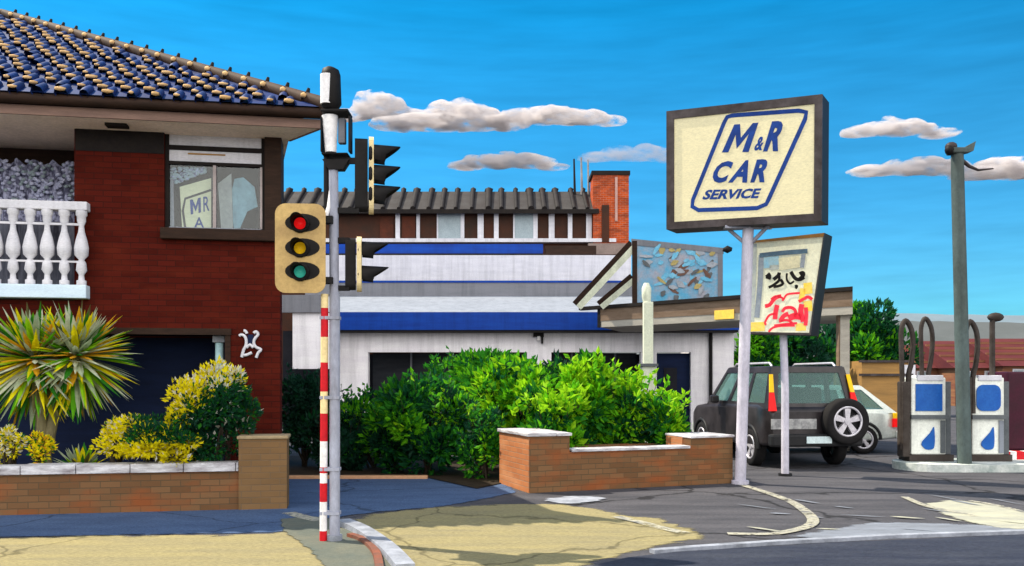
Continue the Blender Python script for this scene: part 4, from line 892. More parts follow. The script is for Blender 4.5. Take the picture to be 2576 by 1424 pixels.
# ------------------------------------------------------------------ garage building
GY = 27.0
def X(x, Y): return (x-CX)/FOC*Y
def Z(y, Y): return EYE+(HY-y)/FOC*Y
gar = thing('garage_building', (X(1300, GY), GY, 0), 'long white garage with royal blue fascia behind the shrubs', 'garage'); gT = inv(gar)
def gb(x0, y0, x1, y1, Y0, Y1, m, bev=0, mb=None):
    own = mb is None; mb = mb or MB(); mb.box((X(x0, Y0), Y0, Z(y0, Y0)), (X(x1, Y0), Y1, Z(y1, Y0)), m, gT, bev); return mb
xl, xr_ = -7.0, X(1846, GY)
dt = Z(886, GY); ft, fb = Z(788, GY), Z(832, GY)
w = MB()
def wbox(x0, x1, z0, z1, m=M['whitewall'], y0=GY, y1=GY+.3, mb=None): (mb or w).box((x0, y0, z0), (x1, y1, z1), m, gT)
wbox(X(850, GY), xr_, dt, fb)
for a, b in ((852, 926), (1326, 1387), (1612, 1652), (1738, 1846)): wbox(X(a, GY), X(b, GY), 0, dt)
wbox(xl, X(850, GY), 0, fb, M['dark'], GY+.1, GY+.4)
w.box((xr_-.3, GY+.3, 0), (xr_, GY+7, Z(800, GY)), M['whitewall'], gT)
w.build('wall', gar)
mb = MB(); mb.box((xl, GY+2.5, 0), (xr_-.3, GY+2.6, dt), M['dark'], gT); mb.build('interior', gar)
for a, b in ((926, 1326), (1387, 1612)):
    mb = MB(); mb.box((X(a, GY), GY+.9, 0), (X(b, GY), GY+1.0, dt), mat('garage_door_dark', (.016, .018, .024), (.03, .033, .04), scale=1, stretch=(1, 1, 4)), gT)
    for k in range(1, 4): xx = X(a+(b-a)*k/4, GY); mb.box((xx-.03, GY+.86, 0), (xx+.03, GY+.9, dt), M['midgrey'], gT)
    mb.build('garage_door', gar)
mb = MB(); mb.box((X(1652, GY), GY+.15, 0), (X(1738, GY), GY+.2, dt-.03), M['navy'], gT); mb.box((X(1672, GY), GY+.13, 1.1), (X(1705, GY), GY+.15, 1.9), M['dark'], gT); mb.build('door', gar)
mb = MB(); mb.tube([gT @ Vector((X(1787, GY), GY-.06, 0)), gT @ Vector((X(1787, GY), GY-.06, fb))], .055, M['black'], 10); mb.build('drainpipe', gar)
mb = MB(); c = gT @ at(1355, 846, GY-.1); mb.box(c+Vector((-.16, 0, -.02)), c+Vector((.16, .1, .10)), M['black']); mb.box(c+Vector((-.04, -.02, -.12)), c+Vector((.05, .1, -.0)), M['whiteband']); mb.box(c+Vector((.08, -.02, -.22)), c+Vector((.14, .08, 0)), M['black']); mb.build('wall_lamp', gar)
mb = MB(); mb.box((X(850, GY), GY-.45, fb), (xr_+.05, GY+.0, ft), M['blue'], gT); mb.box((X(850, GY), GY-.42, fb-.07), (xr_+.03, GY, fb-.002), M['black'], gT); mb.build('fascia', gar)  # black strip under the blue band paints its shadow
# left annexe: grey fascia, white panel
mb = MB(); mb.box((xl, GY-.6, Z(786, GY-.6)), (X(812, GY-.6), GY-.45, Z(742, GY-.6)), M['midgrey'], gT); mb.build('annexe_fascia', gar)
mb = MB(); mb.box((X(736, GY-.5), GY-.5, Z(928, GY-.5)), (X(850, GY-.5), GY-.3, Z(787, GY-.6)), M['whitewall'], gT); mb.build('hanging_panel', gar)
# sheet roof (pale), parapet (darker), white upper storey, blue trim
Yp = 30.0; xe = X(1592, Yp)
mb = MB(); z1 = Z(745, Yp)
mb.add([gT @ Vector(p) for p in ((xl, GY-.42, ft+.004), (xr_+.03, GY-.42, ft+.004), (xr_+.03, Yp, ft+.02), (xe, Yp, z1), (xl, Yp, z1))], [(0, 1, 2, 3, 4)], M['palegrey'])
mb.build('sheet_roof', gar)
mb = MB(); mb.box((xl, Yp, z1-.3), (xe, Yp+.3, Z(708, Yp)), M['midgrey'], gT); mb.box((xl, Yp-.03, Z(711, Yp)), (xe, Yp+.35, Z(706, Yp)), M['blue'], gT); mb.build('parapet', gar)
Yu = 31.0; mb = MB(); mb.box((xl, Yu, z1-.3), (X(1588, Yu), Yu+1.2, Z(642, Yu)), M['white'], gT); mb.build('upper_wall', gar)
mb = MB(); Yt = 31.6; mb.box((xl, Yt, Z(645, Yt)), (X(1366, Yt), Yt+.5, Z(614, Yt)), M['blue'], gT); mb.box((xl, Yt-.04, Z(646, Yt)), (X(1366, Yt), Yt, Z(638, Yt)), M['black'], gT); mb.build('blue_trim', gar)
mb = MB(); mb.box((X(1372, Yt), Yt, Z(645, Yt)), (X(1500, Yt), Yt+.5, Z(618, Yt)), M['dkbrown'], gT); mb.build('vent_box', gar)

# ------------------------------------------------------------------ flats behind
FY = 36.0
fl = thing('block_of_flats', (X(1100, FY), FY, 0), 'brown upper storey flats with ribbed grey roof and brick chimney behind the garage', 'flats'); fT = inv(fl)
x0, x1 = X(560, FY), X(1492, FY)
MB().box((x0, FY, 0), (x1, FY+6, Z(528, FY)), M['flatbrown'], fT).build('wall', fl)
MB().box((x0, FY-.35, Z(612, FY)), (x1+.9, FY, Z(603, FY)), M['white'], fT).build('balcony_edge', fl)
def z5(x): return (1300+x/1.78)/1.4457
for a, b in ((248, 276), (383, 405), (668, 692), (778, 817), (884, 914), (1008, 1018), (1138, 1166), (1238, 1275), (1362, 1390), (1480, 1515), (515, 524)):
    MB().box((X(z5(a), FY), FY-.09, Z(604, FY)), (X(z5(b), FY), FY-.003, Z(534, FY)), M['white'], fT).build('post', fl)
for a, b in ((524, 668), (1018, 1138)):
    MB().box((X(z5(a), FY), FY-.06, Z(602, FY)), (X(z5(b), FY), FY-.003, Z(536, FY)), M['panegrey'], fT).build('window', fl)
for a, b in ((146, 235), (290, 375)): MB().box((X(z5(a), FY), FY-.05, Z(602, FY)), (X(z5(b), FY), FY-.003, Z(545, FY)), mat('brown_panel', (.10, .025, .012), (.045, .018, .012), scale=2), fT).build('panel', fl)
rf = MB(); a, b = Z(532, FY), Z(482, FY+1.5)
rf.add([fT @ Vector(p) for p in ((x0-.3, FY-.4, a), (x1+.2, FY-.4, a), (x1+.2, FY+1.5, b), (x0-.3, FY+1.5, b), (x0-.3, FY+6.4, a), (x1+.2, FY+6.4, a))], [(0, 1, 2, 3), (3, 2, 5, 4), (1, 5, 2), (0, 3, 4)], M['rooftile'])
rf.box((x0-.3, FY-.45, a-.16), (x1+.2, FY-.38, a+.01), M['blackbrown'], fT)
r = random.Random(9); xx = x0
while xx < x1:
    k = r.uniform(.07, .13); rf.tube([fT @ Vector((xx, FY-.4, a+.04)), fT @ Vector((xx-.03, FY+1.45, b+.05))], [k, k*1.1], M['rib'], 8); rf.ell(fT @ Vector((xx-.03, FY+1.5, b+.06)), (k*1.7, .1, .13), M['rib'], 1); xx += r.uniform(.52, .68)
rf.build('roof', fl)
ch = MB(); ch.box((X(1492, FY-.3), FY-.3, 3), (X(1582, FY-.3), FY+1.0, Z(440, FY-.3)), M['chimney'], fT); cho = ch.build('chimney', fl)
MB().box((X(1488, FY-.3), FY-.36, Z(440, FY-.3)), (X(1585, FY-.3), FY+1.06, Z(430, FY-.3)), M['blackbrown'], fT).build('chimney_cap', cho)
mb = MB(); mb.box((X(1512, FY), FY-.36, Z(612, FY)), (X(1530, FY), FY-.303, Z(520, FY)), M['flatbrown'], fT); mb.box((X(1545, FY), FY-.35, Z(560, FY)), (X(1551, FY), FY-.303, Z(450, FY)), mat('pink_render', (.50, .30, .26), scale=3), fT); mb.build('flue_pipe', cho)
MB().box((X(1480, FY-.6), FY-.6, Z(640, FY-.6)), (X(1590, FY-.6), FY-.3, Z(612, FY-.6)), mat('taupe', (.25, .19, .17), scale=2), fT).build('chimney_base', fl)
for x, t_, m in ((1444, 400, 'blackbrown'), (1462, 396, 'soffgrey'), (1479, 402, 'soffgrey')):
    mb = MB(); mb.tube([fT @ at(x+2, 490, FY+1.2), fT @ at(x, t_, FY+1.2)], [.055, .035], mat('rod_grey', (.30, .28, .28), scale=3) if m != 'blackbrown' else M['blackbrown'], 6); mb.build('aerial_rod', fl)

# ------------------------------------------------------------------ angled forecourt canopy with board
cl, cr_ = Vector((X(1510, 24), 24, 0)), Vector((X(2145, 19), 19, 0))
cn = thing('forecourt_canopy', cl, 'brown edged flat forecourt canopy running behind the two pole signs', 'canopy'); cT = inv(cn)
ux = (cr_-cl).normalized(); uy = Vector((.33, .94, 0)); zt, zb2 = 3.46, 2.96; Lc = (cr_-cl).length
def cbox(a0, a1, b0, b1, z0, z1, m, name=None, mb=None):
    k = mb or MB(); k.prism([cT @ (cl+ux*a+uy*b+Vector((0, 0, z0))) for a, b in ((a0, b0), (a1, b0), (a1, b1), (a0, b1))], (0, 0, z1-z0), m)
    return k.build(name, cn) if name else k
cbox(0, Lc, 0, .12, zb2+.17, zt, M['brownfascia'], 'fascia'); cbox(0.02, Lc-.0, .01, 3.2, zb2, zb2+.17, M['soffgrey'], 'soffit')
cbox(Lc-.12, Lc, .12, 3.2, zb2+.17, zt, M['brownfascia'], 'side_fascia')
cbox(0, Lc, .12, 3.2, zt-.1, zt-.01, M['dkbrown'], 'deck'); cbox(-.75, Lc+.0, -.06, .2, zt+.003, zt+.09, M['blackbrown'], 'roof_edge')
cbox(-.1, 0, -.01, .12, zb2, zt, M['black'], 'end_cap')
yl = ((1800-CX)/FOC); 
mb = MB(); a0, a1 = 3.58, 4.12; cbox(a0, a1, -.03, -.003, zb2+.04, zb2+.26, M['yellow'], 'yellow_panel')
a = Lc-.2; c = cl+ux*a+uy*.3; mb = MB(); mb.box(cT @ (c+Vector((-.10, -.10, 0))), cT @ (c+Vector((.10, .10, zb2))), M['soffgrey']); mb.build('column', cn)
mb = MB(); mb.box(cT @ (c+Vector((-.13, -.08, 0))), cT @ (c+Vector((-.10, .08, zb2))), M['brownfascia']); mb.build('column_trim', cn)
# weathered board standing on the canopy with raking struts
bp0, bp1 = at(1600, 775, 23.2), at(1818, 762, 22.6)
zb3 = zt+.09
bo = thing('roof_board', Vector((bp0.x, bp0.y, zb3)), 'weathered grey blue board with raking cream struts standing on the forecourt canopy', 'hoarding'); bT = inv(bo)
bd = (Vector((bp1.x, bp1.y, 0))-Vector((bp0.x, bp0.y, 0))).normalized(); zl, zr2 = Z(606, 23.2), Z(628, 22.6); q = Vector((-bd.y, bd.x, 0))*.08
A0 = Vector((bp0.x, bp0.y, zb3)); A1 = Vector((bp1.x, bp1.y, zb3)); A2 = Vector((bp1.x, bp1.y, zr2)); A3 = Vector((bp0.x, bp0.y, zl))
mw = MATS['weathered_panel']
MB().prism([bT @ p for p in (A0, A1, A2, A3)], q, mw).build('panel', bo)
fr = MB(); up_ = Vector((0, 0, 1))
fr.prism([bT @ (p-q*.3) for p in (A0-bd*.10, A0+bd*.03, A3+bd*.03, A3-bd*.10)], q*1.6, M['dkbrown']); fr.prism([bT @ (p-q*.2) for p in (A1-bd*.12, A1, A2, A2-bd*.12)], q*1.4, M['midgrey'])
fr.prism([bT @ (p-q*.25) for p in (A3-bd*.12-up_*.10, A2+bd*.02-up_*.10, A2+bd*.02+up_*.04, A3-bd*.12+up_*.06)], q*1.5, M['midgrey']); fr.ell(bT @ (A2+bd*.12), (.14, .08, .10), M['black'], 1); fr.build('board_frame', bo)
pz = MB(); r = random.Random(77); bn = -q.normalized()
cols = [mat('peel_blue', (.10, .36, .55), (.2, .45, .6), scale=6), mat('peel_grey', (.12, .13, .14), scale=6), mat('peel_pale', (.34, .37, .42), scale=6), mat('peel_ochre', (.42, .34, .14), scale=6), MATS['peel_blue'] if 'peel_blue' in MATS else None, mat('peel_brown', (.16, .09, .07), scale=6)]
for i in range(58):
    u = .12+.76*min(1, max(0, r.gauss(.5, .26))); v = min(.9, max(.08, r.gauss(.52, .24))); pz_ = A0.lerp(A1, u); tz = zl+(zr2-zl)*u; c = Vector((pz_.x, pz_.y, zb3+(tz-zb3)*v))
    a = r.uniform(-1.1, .5) if r.random() < .6 else r.uniform(.4, 1.5); dv = bd*math.cos(a)+up_*math.sin(a); l = r.uniform(.06, .19)
    ribbon(pz, [bT @ (c-dv*l), bT @ (c+bn*0), bT @ (c+dv*l*.8+bd*.03)], [.05, r.uniform(.08, .18), .04], bn, cols[r.choice((0, 0, 0, 1, 1, 2, 2, 3, 4, 5))], .004+.0006*i)
pz.build('peeling_print', bo)
S0 = Vector((X(1452, 23.6), 23.9, zb3)); 
st = MB()
def strut(a, b, w, mb):
    d = (b-a).normalized(); s = d.cross(Vector((0, 1, 0))).normalized()*w; f = Vector((0, .09, 0))
    mb.prism([bT @ (a+s), bT @ (b+s), bT @ b, bT @ a], f, M['postcream']); mb.prism([bT @ (a+Vector((0, .003, 0))), bT @ (b+Vector((0, .003, 0))), bT @ (b-s*.8+Vector((0, .003, 0))), bT @ (a-s*.8+Vector((0, .003, 0)))], f, M['dkbrown'])
m1 = MB(); strut(S0, A3-bd*.08-up_*.08, -.17, m1); m1.build('strut', bo)
m1 = MB(); strut(S0+Vector((.62, -.1, 0)), A3-bd*.08-up_*.95, -.15, m1); m1.build('strut', bo)

# cream column post in front of the garage
cpY = 18.0; cp = thing('column_post', (X(1630, cpY), cpY, 0), 'pale cream square post with a round head behind the planter shrubs', 'post')
hz_ = lambda y: Z(y, cpY)
MB().box((-.14, -.14, 0), (.14, .14, hz_(922)), M['postcream'], bev=.02).build('lower_shaft', cp)
MB().box((-.095, -.095, hz_(916)), (.095, .095, hz_(760)), M['postcream'], bev=.015).build('upper_shaft', cp)
MB().box((-.18, -.18, hz_(922)), (.18, .18, hz_(915)), M['pumpgrey']).build('collar', cp)
mb = MB(); mb.tube([(-.02, 0, hz_(760)), (-.03, 0, hz_(745)), (-.03, 0, hz_(725)), (-.03, 0, hz_(712))], [.08, .095, .095, .05], M['postcream'], 14); mb.build('post_head', cp)

# ------------------------------------------------------------------ cars
def loft(mb, rings, m, caps=True, smooth=True):
    n = len(rings[0]); vs = [p for r_ in rings for p in r_]
    fs = [[i*n+k, i*n+(k+1) % n, (i+1)*n+(k+1) % n, (i+1)*n+k] for i in range(len(rings)-1) for k in range(n)]
    mb.add(vs, fs, m, smooth)
    if caps: mb.add(rings[0], [list(range(n))[::-1]], m); mb.add(rings[-1], [list(range(n))], m)
def ringrect(y, zb, zt, hw, rt=.10, rb=.06, n=4, belly=.0):
    out = []
    for cx_, cz_, a0, rad in ((hw-rt, zt-rt, 0, rt), (-hw+rt, zt-rt, 90, rt), (-hw+rb, zb+rb, 180, rb), (hw-rb, zb+rb, 270, rb)):
        for k in range(n+1): a = R(a0+90*k/n); out.append(Vector((cx_+rad*math.cos(a), y, cz_+rad*math.sin(a))))
    return out
def wheel(parent, c, axis, rad, w, name='wheel', rimr=.64, spokes=5):
    """axis: outward direction of the rim face"""
    ax = Vector(axis).normalized(); q = ax.to_track_quat('Z', 'Y').to_matrix().to_4x4(); T = Matrix.Translation(Vector(c)) @ q
    ty = MB(); seg = 32; pr_ = [(rad*rimr, w/2-.01), (rad*.72, w/2), (rad*.92, w/2), (rad, w/2-.03), (rad, -w/2+.03), (rad*.92, -w/2), (rad*rimr, -w/2)]
    vs = [(p*math.cos(2*math.pi*k/seg), p*math.sin(2*math.pi*k/seg), z) for k in range(seg) for p, z in pr_]; n = len(pr_)
    ty.add(vs, [[k*n+j, k*n+j+1, ((k+1) % seg)*n+j+1, ((k+1) % seg)*n+j] for k in range(seg) for j in range(n-1)], M['tyre'], True, T)
    e = thing(name, (0, 0, 0), None, None); e.parent = parent
    ty.build('tyre', e)
    ri = MB(); rr = rad*rimr; z0 = w/2-.05
    ri.add([(rr*math.cos(2*math.pi*k/seg), rr*math.sin(2*math.pi*k/seg), z0-.05) for k in range(seg)], [list(range(seg))], M['cartrim'], False, T)
    ring = [(rr*.95*math.cos(2*math.pi*k/seg), rr*.95*math.sin(2*math.pi*k/seg), z0+.03) for k in range(seg+1)]; ri.tube(ring, .022, M['alloy'], 8, False, T)
    for k in range(spokes):
        a = 2*math.pi*k/spokes+.3; d = Vector((math.cos(a), math.sin(a), 0)); s = Vector((-d.y, d.x, 0))
        ri.prism([d*rr*.12-s*rr*.13, d*rr*.92-s*rr*.22, d*rr*.92+s*rr*.22, d*rr*.12+s*rr*.13], (0, 0, z0+.02), M['alloy'], T)
    ri.tube([(0, 0, z0-.05), (0, 0, z0+.035)], rr*.22, M['alloy'], 14, True, T)
    ri.build('rim', e); return e
def face_panel(mb, q4, n, m, th=.008, inset=0):
    a, b, c, d = [Vector(p) for p in q4]; mb.prism([a, b, c, d], Vector(n).normalized()*th, m)
CG = bpy.data.materials.new('car_window'); CG.use_nodes = True; t_ = CG.node_tree; t_.nodes.clear()
g1 = N(t_, 'ShaderNodeBsdfTransparent'); g1.inputs[0].default_value = (.72, .88, .86, 1); g2_ = N(t_, 'ShaderNodeBsdfPrincipled'); g2_.inputs['Base Color'].default_value = (.22, .34, .33, 1); g2_.inputs['Roughness'].default_value = .05; g3 = N(t_, 'ShaderNodeMixShader'); g3.inputs[0].default_value = .22
g4 = N(t_, 'ShaderNodeOutputMaterial'); t_.links.new(g1.outputs[0], g3.inputs[1]); t_.links.new(g2_.outputs[0], g3.inputs[2]); t_.links.new(g3.outputs[0], g4.inputs[0])
M['seatbrown'] = mat('seat_fabric', (.07, .05, .035), (.04, .03, .025), scale=8)
def car(name, loc, rz, label, L, Wd, zs, roofz, bodym, prof, cab, grp=None, trimm=None, wr=.33):
    t = thing(name, loc, label, 'car', grp, rz); b = MB()
    loft(b, [ringrect(y, zb, zt, hw) for y, zb, zt, hw in prof], bodym); b.build('body', t)
    # cabin: roof, pillars and rails around open window bays, glass panes, seats inside
    (y0, y1, h0, zb0_), (y2, y3, h1, zt0) = cab
    base = [Vector(p) for p in ((-h0, y0, zb0_), (h0, y0, zb0_), (h0, y1, zb0_), (-h0, y1, zb0_))]; top = [Vector(p) for p in ((-h1, y2, zt0), (h1, y2, zt0), (h1, y3, zt0), (-h1, y3, zt0))]
    cen = Vector((0, (y0+y1)/2, (zb0_+zt0)/2)); cb_ = MB()
    rp = [p+Vector((0, 0, 0)) for p in top]; bm = bmesh.new(); vv = [bm.verts.new(p+Vector((0, 0, dz))) for dz in (-.05, .015) for p in rp]
    for f in ((0, 3, 2, 1), (4, 5, 6, 7), (0, 1, 5, 4), (1, 2, 6, 5), (2, 3, 7, 6), (3, 0, 4, 7)): bm.faces.new([vv[i] for i in f])
    bmesh.ops.bevel(bm, geom=[e for e in bm.edges], offset=.03, segments=3, affect='EDGES', profile=.5); bm.verts.index_update()
    cb_.add([v.co.copy() for v in bm.verts], [[v.index for v in f.verts] for f in bm.faces], bodym, True); bm.free()
    faces = (('rear_window', base[0], base[1], top[1], top[0], [(.10, .90)], .10, .86), ('windscreen', base[2], base[3], top[3], top[2], [(.07, .93)], .06, .90),
             ('side_window', base[3], base[0], top[0], top[3], [(.05, .34), (.39, .64), (.69, .94)], .10, .86), ('side_window', base[1], base[2], top[2], top[1], [(.06, .31), (.36, .61), (.66, .95)], .10, .86))
    for nm, A, B, Cc, D, bays, va, vb_ in faces:
        f = lambda u, v: (A*(1-u)+B*u)*(1-v)+(D*(1-u)+Cc*u)*v
        n = (f(1, 0)-f(0, 0)).cross(f(0, 1)-f(0, 0)).normalized()
        if n.dot(f(.5, .5)-cen) < 0: n = -n
        def bar(u0, u1, v0, v1): cb_.prism([f(u0, v0), f(u1, v0), f(u1, v1), f(u0, v1)], -n*.045, bodym)
        bar(0, 1, -.04, va); bar(0, 1, vb_, 1); e = 0
        for u0, u1 in bays+[(1, 1)]: bar(e, u0, va, vb_); e = u1
        for u0, u1 in bays:
            g = MB(); g.prism([f(u0, va)-n*.012, f(u1, va)-n*.012, f(u1, vb_)-n*.012, f(u0, vb_)-n*.012], -n*.006, CG); g.build(nm, t)
    cb_.build('cabin', t)
    for yy in (y0+.75, (y2+y3)/2+.35):
        for sx in (-1, 1):
            se = MB(); se.box((sx*.14, yy, zb0_-.1), (sx*.56, yy+.10, zb0_+.34), M['seatbrown'], bev=.04); se.box((sx*.25, yy+.01, zb0_+.38), (sx*.45, yy+.09, zb0_+.52), M['seatbrown'], bev=.03); se.tube([(sx*.35, yy+.05, zb0_+.32), (sx*.35, yy+.05, zb0_+.40)], .02, M['cartrim'], 6); se.build('seat', t)
    for sx in (-1, 1):
        for yy in (.78, L-.82):
            wheel(t, (sx*(Wd/2-.09), yy, wr), (sx, 0, 0), wr, .20)
            a_ = MB(); seg = 14
            a_.tube([(sx*(Wd/2-.005), yy+math.cos(math.pi*k/seg)*(wr+.05), wr+math.sin(math.pi*k/seg)*(wr+.05)) for k in range(seg+1)], .035, trimm or M['cartrim'], 6); a_.build('wheel_arch', t)
    for sx in (-1, 1):
        m_ = MB(); m_.box((sx*(Wd/2), y1-.75, zb0_+.02), (sx*(Wd/2+.17), y1-.62, zb0_+.17), bodym, bev=.03); m_.build('mirror', t)
    return t
# SUV seen from its rear left
suvY = 15.5; sx0 = X(1925, suvY); suvc = Vector((sx0+.86, suvY, 0))
suv = car('parked_car', suvc, R(8), 'dark off-roader seen from behind with spare wheel on its tailgate, behind the thin signpost', 4.1, 1.72, None, 1.8, M['cardark'],
    [(0, .52, 1.0, .76), (.06, .42, 1.10, .83), (.5, .38, 1.14, .86), (2.0, .36, 1.12, .86), (3.0, .36, 1.08, .86), (3.7, .38, 1.02, .84), (4.0, .42, .92, .78), (4.1, .48, .80, .70)],
    ((.05, 3.0, .83, 1.08), (.24, 2.25, .68, 1.79)), wr=.34)
mb = MB(); mb.box((-.84, -.14, .40), (.84, .06, .62), M['cartrim'], bev=.04); mb.build('bumper', suv)
mb = MB(); mb.box((-.80, -.012, .70), (.04, .004, .88), mat('car_highlight', (.20, .20, .21), (.42, .42, .42), scale=7, rough=.35, contrast=.3), bev=.006); mb.build('tailgate_highlight', suv, 'painted pale highlight on the lower tailgate')  # pale strip paints highlights on the dark tailgate
mb = MB(); mb.box((-.22, -.165, .46), (.24, -.145, .58), M['plate'], bev=.004); mb.build('number_plate', suv)
for sx in (-1, 1):
    mb = MB(); mb.prism([(sx*.62, .075, 1.38), (sx*.70, .075, 1.38), (sx*.745, .19, 1.62), (sx*.69, .19, 1.62)] if False else [Vector((sx*.70, -.012+.02, 1.02)), Vector((sx*.845, .0, 1.02)), Vector((sx*.79, .10, 1.34)), Vector((sx*.71, .10, 1.34))], (0, -.03, 0), M['lensred'])
    mb.prism([Vector((sx*.71, .10, 1.345)), Vector((sx*.79, .10, 1.345)), Vector((sx*.75, .19, 1.66)), Vector((sx*.69, .19, 1.66))], (0, -.03, 0), M['lensamber']); mb.build('tail_light', suv)
wheel(suv, (.50, -.13, .84), (0, -1, 0), .40, .24, 'spare_wheel', .66, 5)
for sx in (-1, 1):
    mb = MB(); mb.tube([(sx*.60, .4, 1.80), (sx*.60, .5, 1.86), (sx*.60, 2.0, 1.86), (sx*.60, 2.1, 1.80)], .022, M['alloy'], 8); mb.build('roof_rail', suv)
# silver hatchback behind, side on, tail to the right
hY = 18.6; hat = car('parked_car', (X(2266, hY), hY+.8, 0), R(90), 'silver hatchback side on with its tail showing right of the dark off-roader', 4.1, 1.66, None, 1.42, M['carsilver'],
    [(0, .42, .80, .62), (.08, .32, .90, .76), (.5, .28, .93, .83), (2.0, .26, .92, .83), (3.0, .26, .88, .83), (3.7, .28, .78, .80), (4.0, .32, .66, .70), (4.1, .38, .58, .62)],
    ((.10, 3.15, .78, .88), (.75, 2.3, .60, 1.42)), wr=.30)
for sx in (-1, 1):
    mb = MB(); mb.box((sx*.60, -.02, .56), (sx*.83, .17, .74), M['lensred'], bev=.01); mb.box((sx*.60, -.015, .745), (sx*.815, .16, .86), M['lensamber'], bev=.01); mb.build('tail_light', hat)
mb = MB(); mb.box((-.80, -.09, .32), (.80, .10, .50), M['carsilver'], bev=.04); mb.build('bumper', hat)

# ------------------------------------------------------------------ pump island
iY0, iY1 = 14.95, 16.9
isl = MB(); xa_, xb_2 = X(2262, 15.4), X(2540, 15.4)+1.2; pts = []
cy_ = (iY0+iY1)/2-.35; ry = .62
for k in range(13): a = R(90+180*k/12); pts.append((xa_+ry+ry*math.cos(a), cy_+ry*math.sin(a), 0))
for k in range(13): a = R(-90+180*k/12); pts.append((xb_2-ry+ry*math.cos(a), cy_+ry*math.sin(a), 0))
isl.prism(pts, (0, 0, .13), M['island']); o = isl.build('pump_island'); tag(o, 'low pale kerbed island carrying the two fuel pumps', 'kerb island')
pY = 15.55; K = pY/FOC
def pump(px0, px1, label, emblem):
    w_ = (px1-px0)*K; c = X((px0+px1)/2, pY)
    t = thing('fuel_pump', (c, pY, .13), label, 'fuel pump', 'fuel pumps on the island')
    z = lambda y: Z(y, pY)-.13; h_ = w_/2; dp_ = .42
    MB().box((-h_-.05, -.02, 0), (h_+.12, dp_, z(1144)), M['plinth']).build('plinth', t)
    MB().box((-h_, .02, z(1144)), (h_, dp_-.02, z(950)), M['pumpwhite'], bev=.02).build('cabinet', t)
    mb = MB(); mb.box((h_, .06, z(1144)), (h_+.11, dp_-.05, z(960)), M['pumpgrey'], bev=.01); mb.build('side_panel', t)
    mb = MB(); e_ = .07
    if emblem: mb.prism([Vector((p.x*1.0, .0, (z(972)+z(1030))/2+p.z)) for p in rounded(w_-.14, (1034-968)*K, .12)][::1], (0, .018, 0), M['pumpblue'])
    else: mb.box((-h_+e_, .0, z(1034)), (h_-e_, .018, z(966)), M['pumpblue'])
    mb.build('display_panel', t)
    mb = MB(); mb.box((-h_-.02, -.04, z(1054)), (h_+.02, .02, z(1044)), M['pumpgrey']); mb.build('shelf', t)
    mb = MB(); P_ = [(-.13, 0), (-.05, -.075), (.07, -.065), (.10, .03), (.10, .18), (.085, .32), (.03, .23), (-.06, .13), (-.12, .06)]
    mb.prism([Vector((x_, .003, z(1120)+q_)) for x_, q_ in smooth2(P_)], (0, .015, 0), M['pumpblue']); mb.build('emblem', t)
    mb = MB(); mb.box((h_-.10, .001, z(1140)), (h_-.02, .018, z(1058)), M['pumpgrey'] if not emblem else M['palegrey']); mb.build('lower_strip', t)
    mb = MB(); mb.box((-h_+.10, -.0, z(958)), (h_-.05, .25, z(944)), M['white'], bev=.01); mb.build('top_lamp', t)
    return t, z, h_
def smooth2(P):
    q = smooth_path([Vector((a, b, 0)) for a, b in P+P[:1]], 3)[:-1]; return [(p.x, p.y) for p in q]
def mast(t, z, x, ytop, loop, dy=.2, thick=.05):
    mb = MB(); top = z(ytop)
    if loop:
        pts = [(x-.06, dy, z(1130)), (x-.06, dy, z(950)), (x-.075, dy, top-.45), (x-.07, dy, top-.15), (x, dy, top), (x+.10, dy, top-.15), (x+.13, dy, top-.4), (x+.10, dy, top-.75), (x+.05, dy, z(950)), (x+.04, dy-.02, z(1040))]
        mb.tube(smooth_path(pts, 5), thick*.9, M['hose'], 8)
    else:
        mb.tube([(x, dy, z(1130)), (x, dy, top-.1), (x+.02, dy, top)], [thick, thick*.9, thick], M['hose'], 10); mb.ell((x+.06, dy, top+.0), (.15, .08, .085), M['hose'], 2)
    mb.build('hose_mast', t)
    return
t, z, h_ = pump(2294, 2381, 'left fuel pump with square blue display, nearest the silver hatchback', False)
mast(t, z, -h_-.09, 806, True, .05, .05); mast(t, z, .07, 798, True, .3, .045)
mb = MB(); mb.box((-h_-.17, -.02, z(1150)), (-h_-.035, .22, z(960)), M['hose'], bev=.02); mb.build('nozzle_holder', t)
t, z, h_ = pump(2447, 2528, 'right fuel pump with rounded blue display, next to the maroon cabinet', True)
mast(t, z, -h_-.02, 808, True, .05, .05); mast(t, z, h_-.06, 795, False, .3, .05)
mb = MB(); mb.box((-h_-.15, -.02, z(1150)), (-h_-.02, .22, z(948)), M['hose'], bev=.02); mb.box((-h_-.19, .01, z(1100)), (-h_-.152, .12, z(1045)), M['signsky']); mb.box((-h_-.19, .01, z(1015)), (-h_-.152, .12, z(970)), M['signsky']); mb.build('nozzle_holder', t)
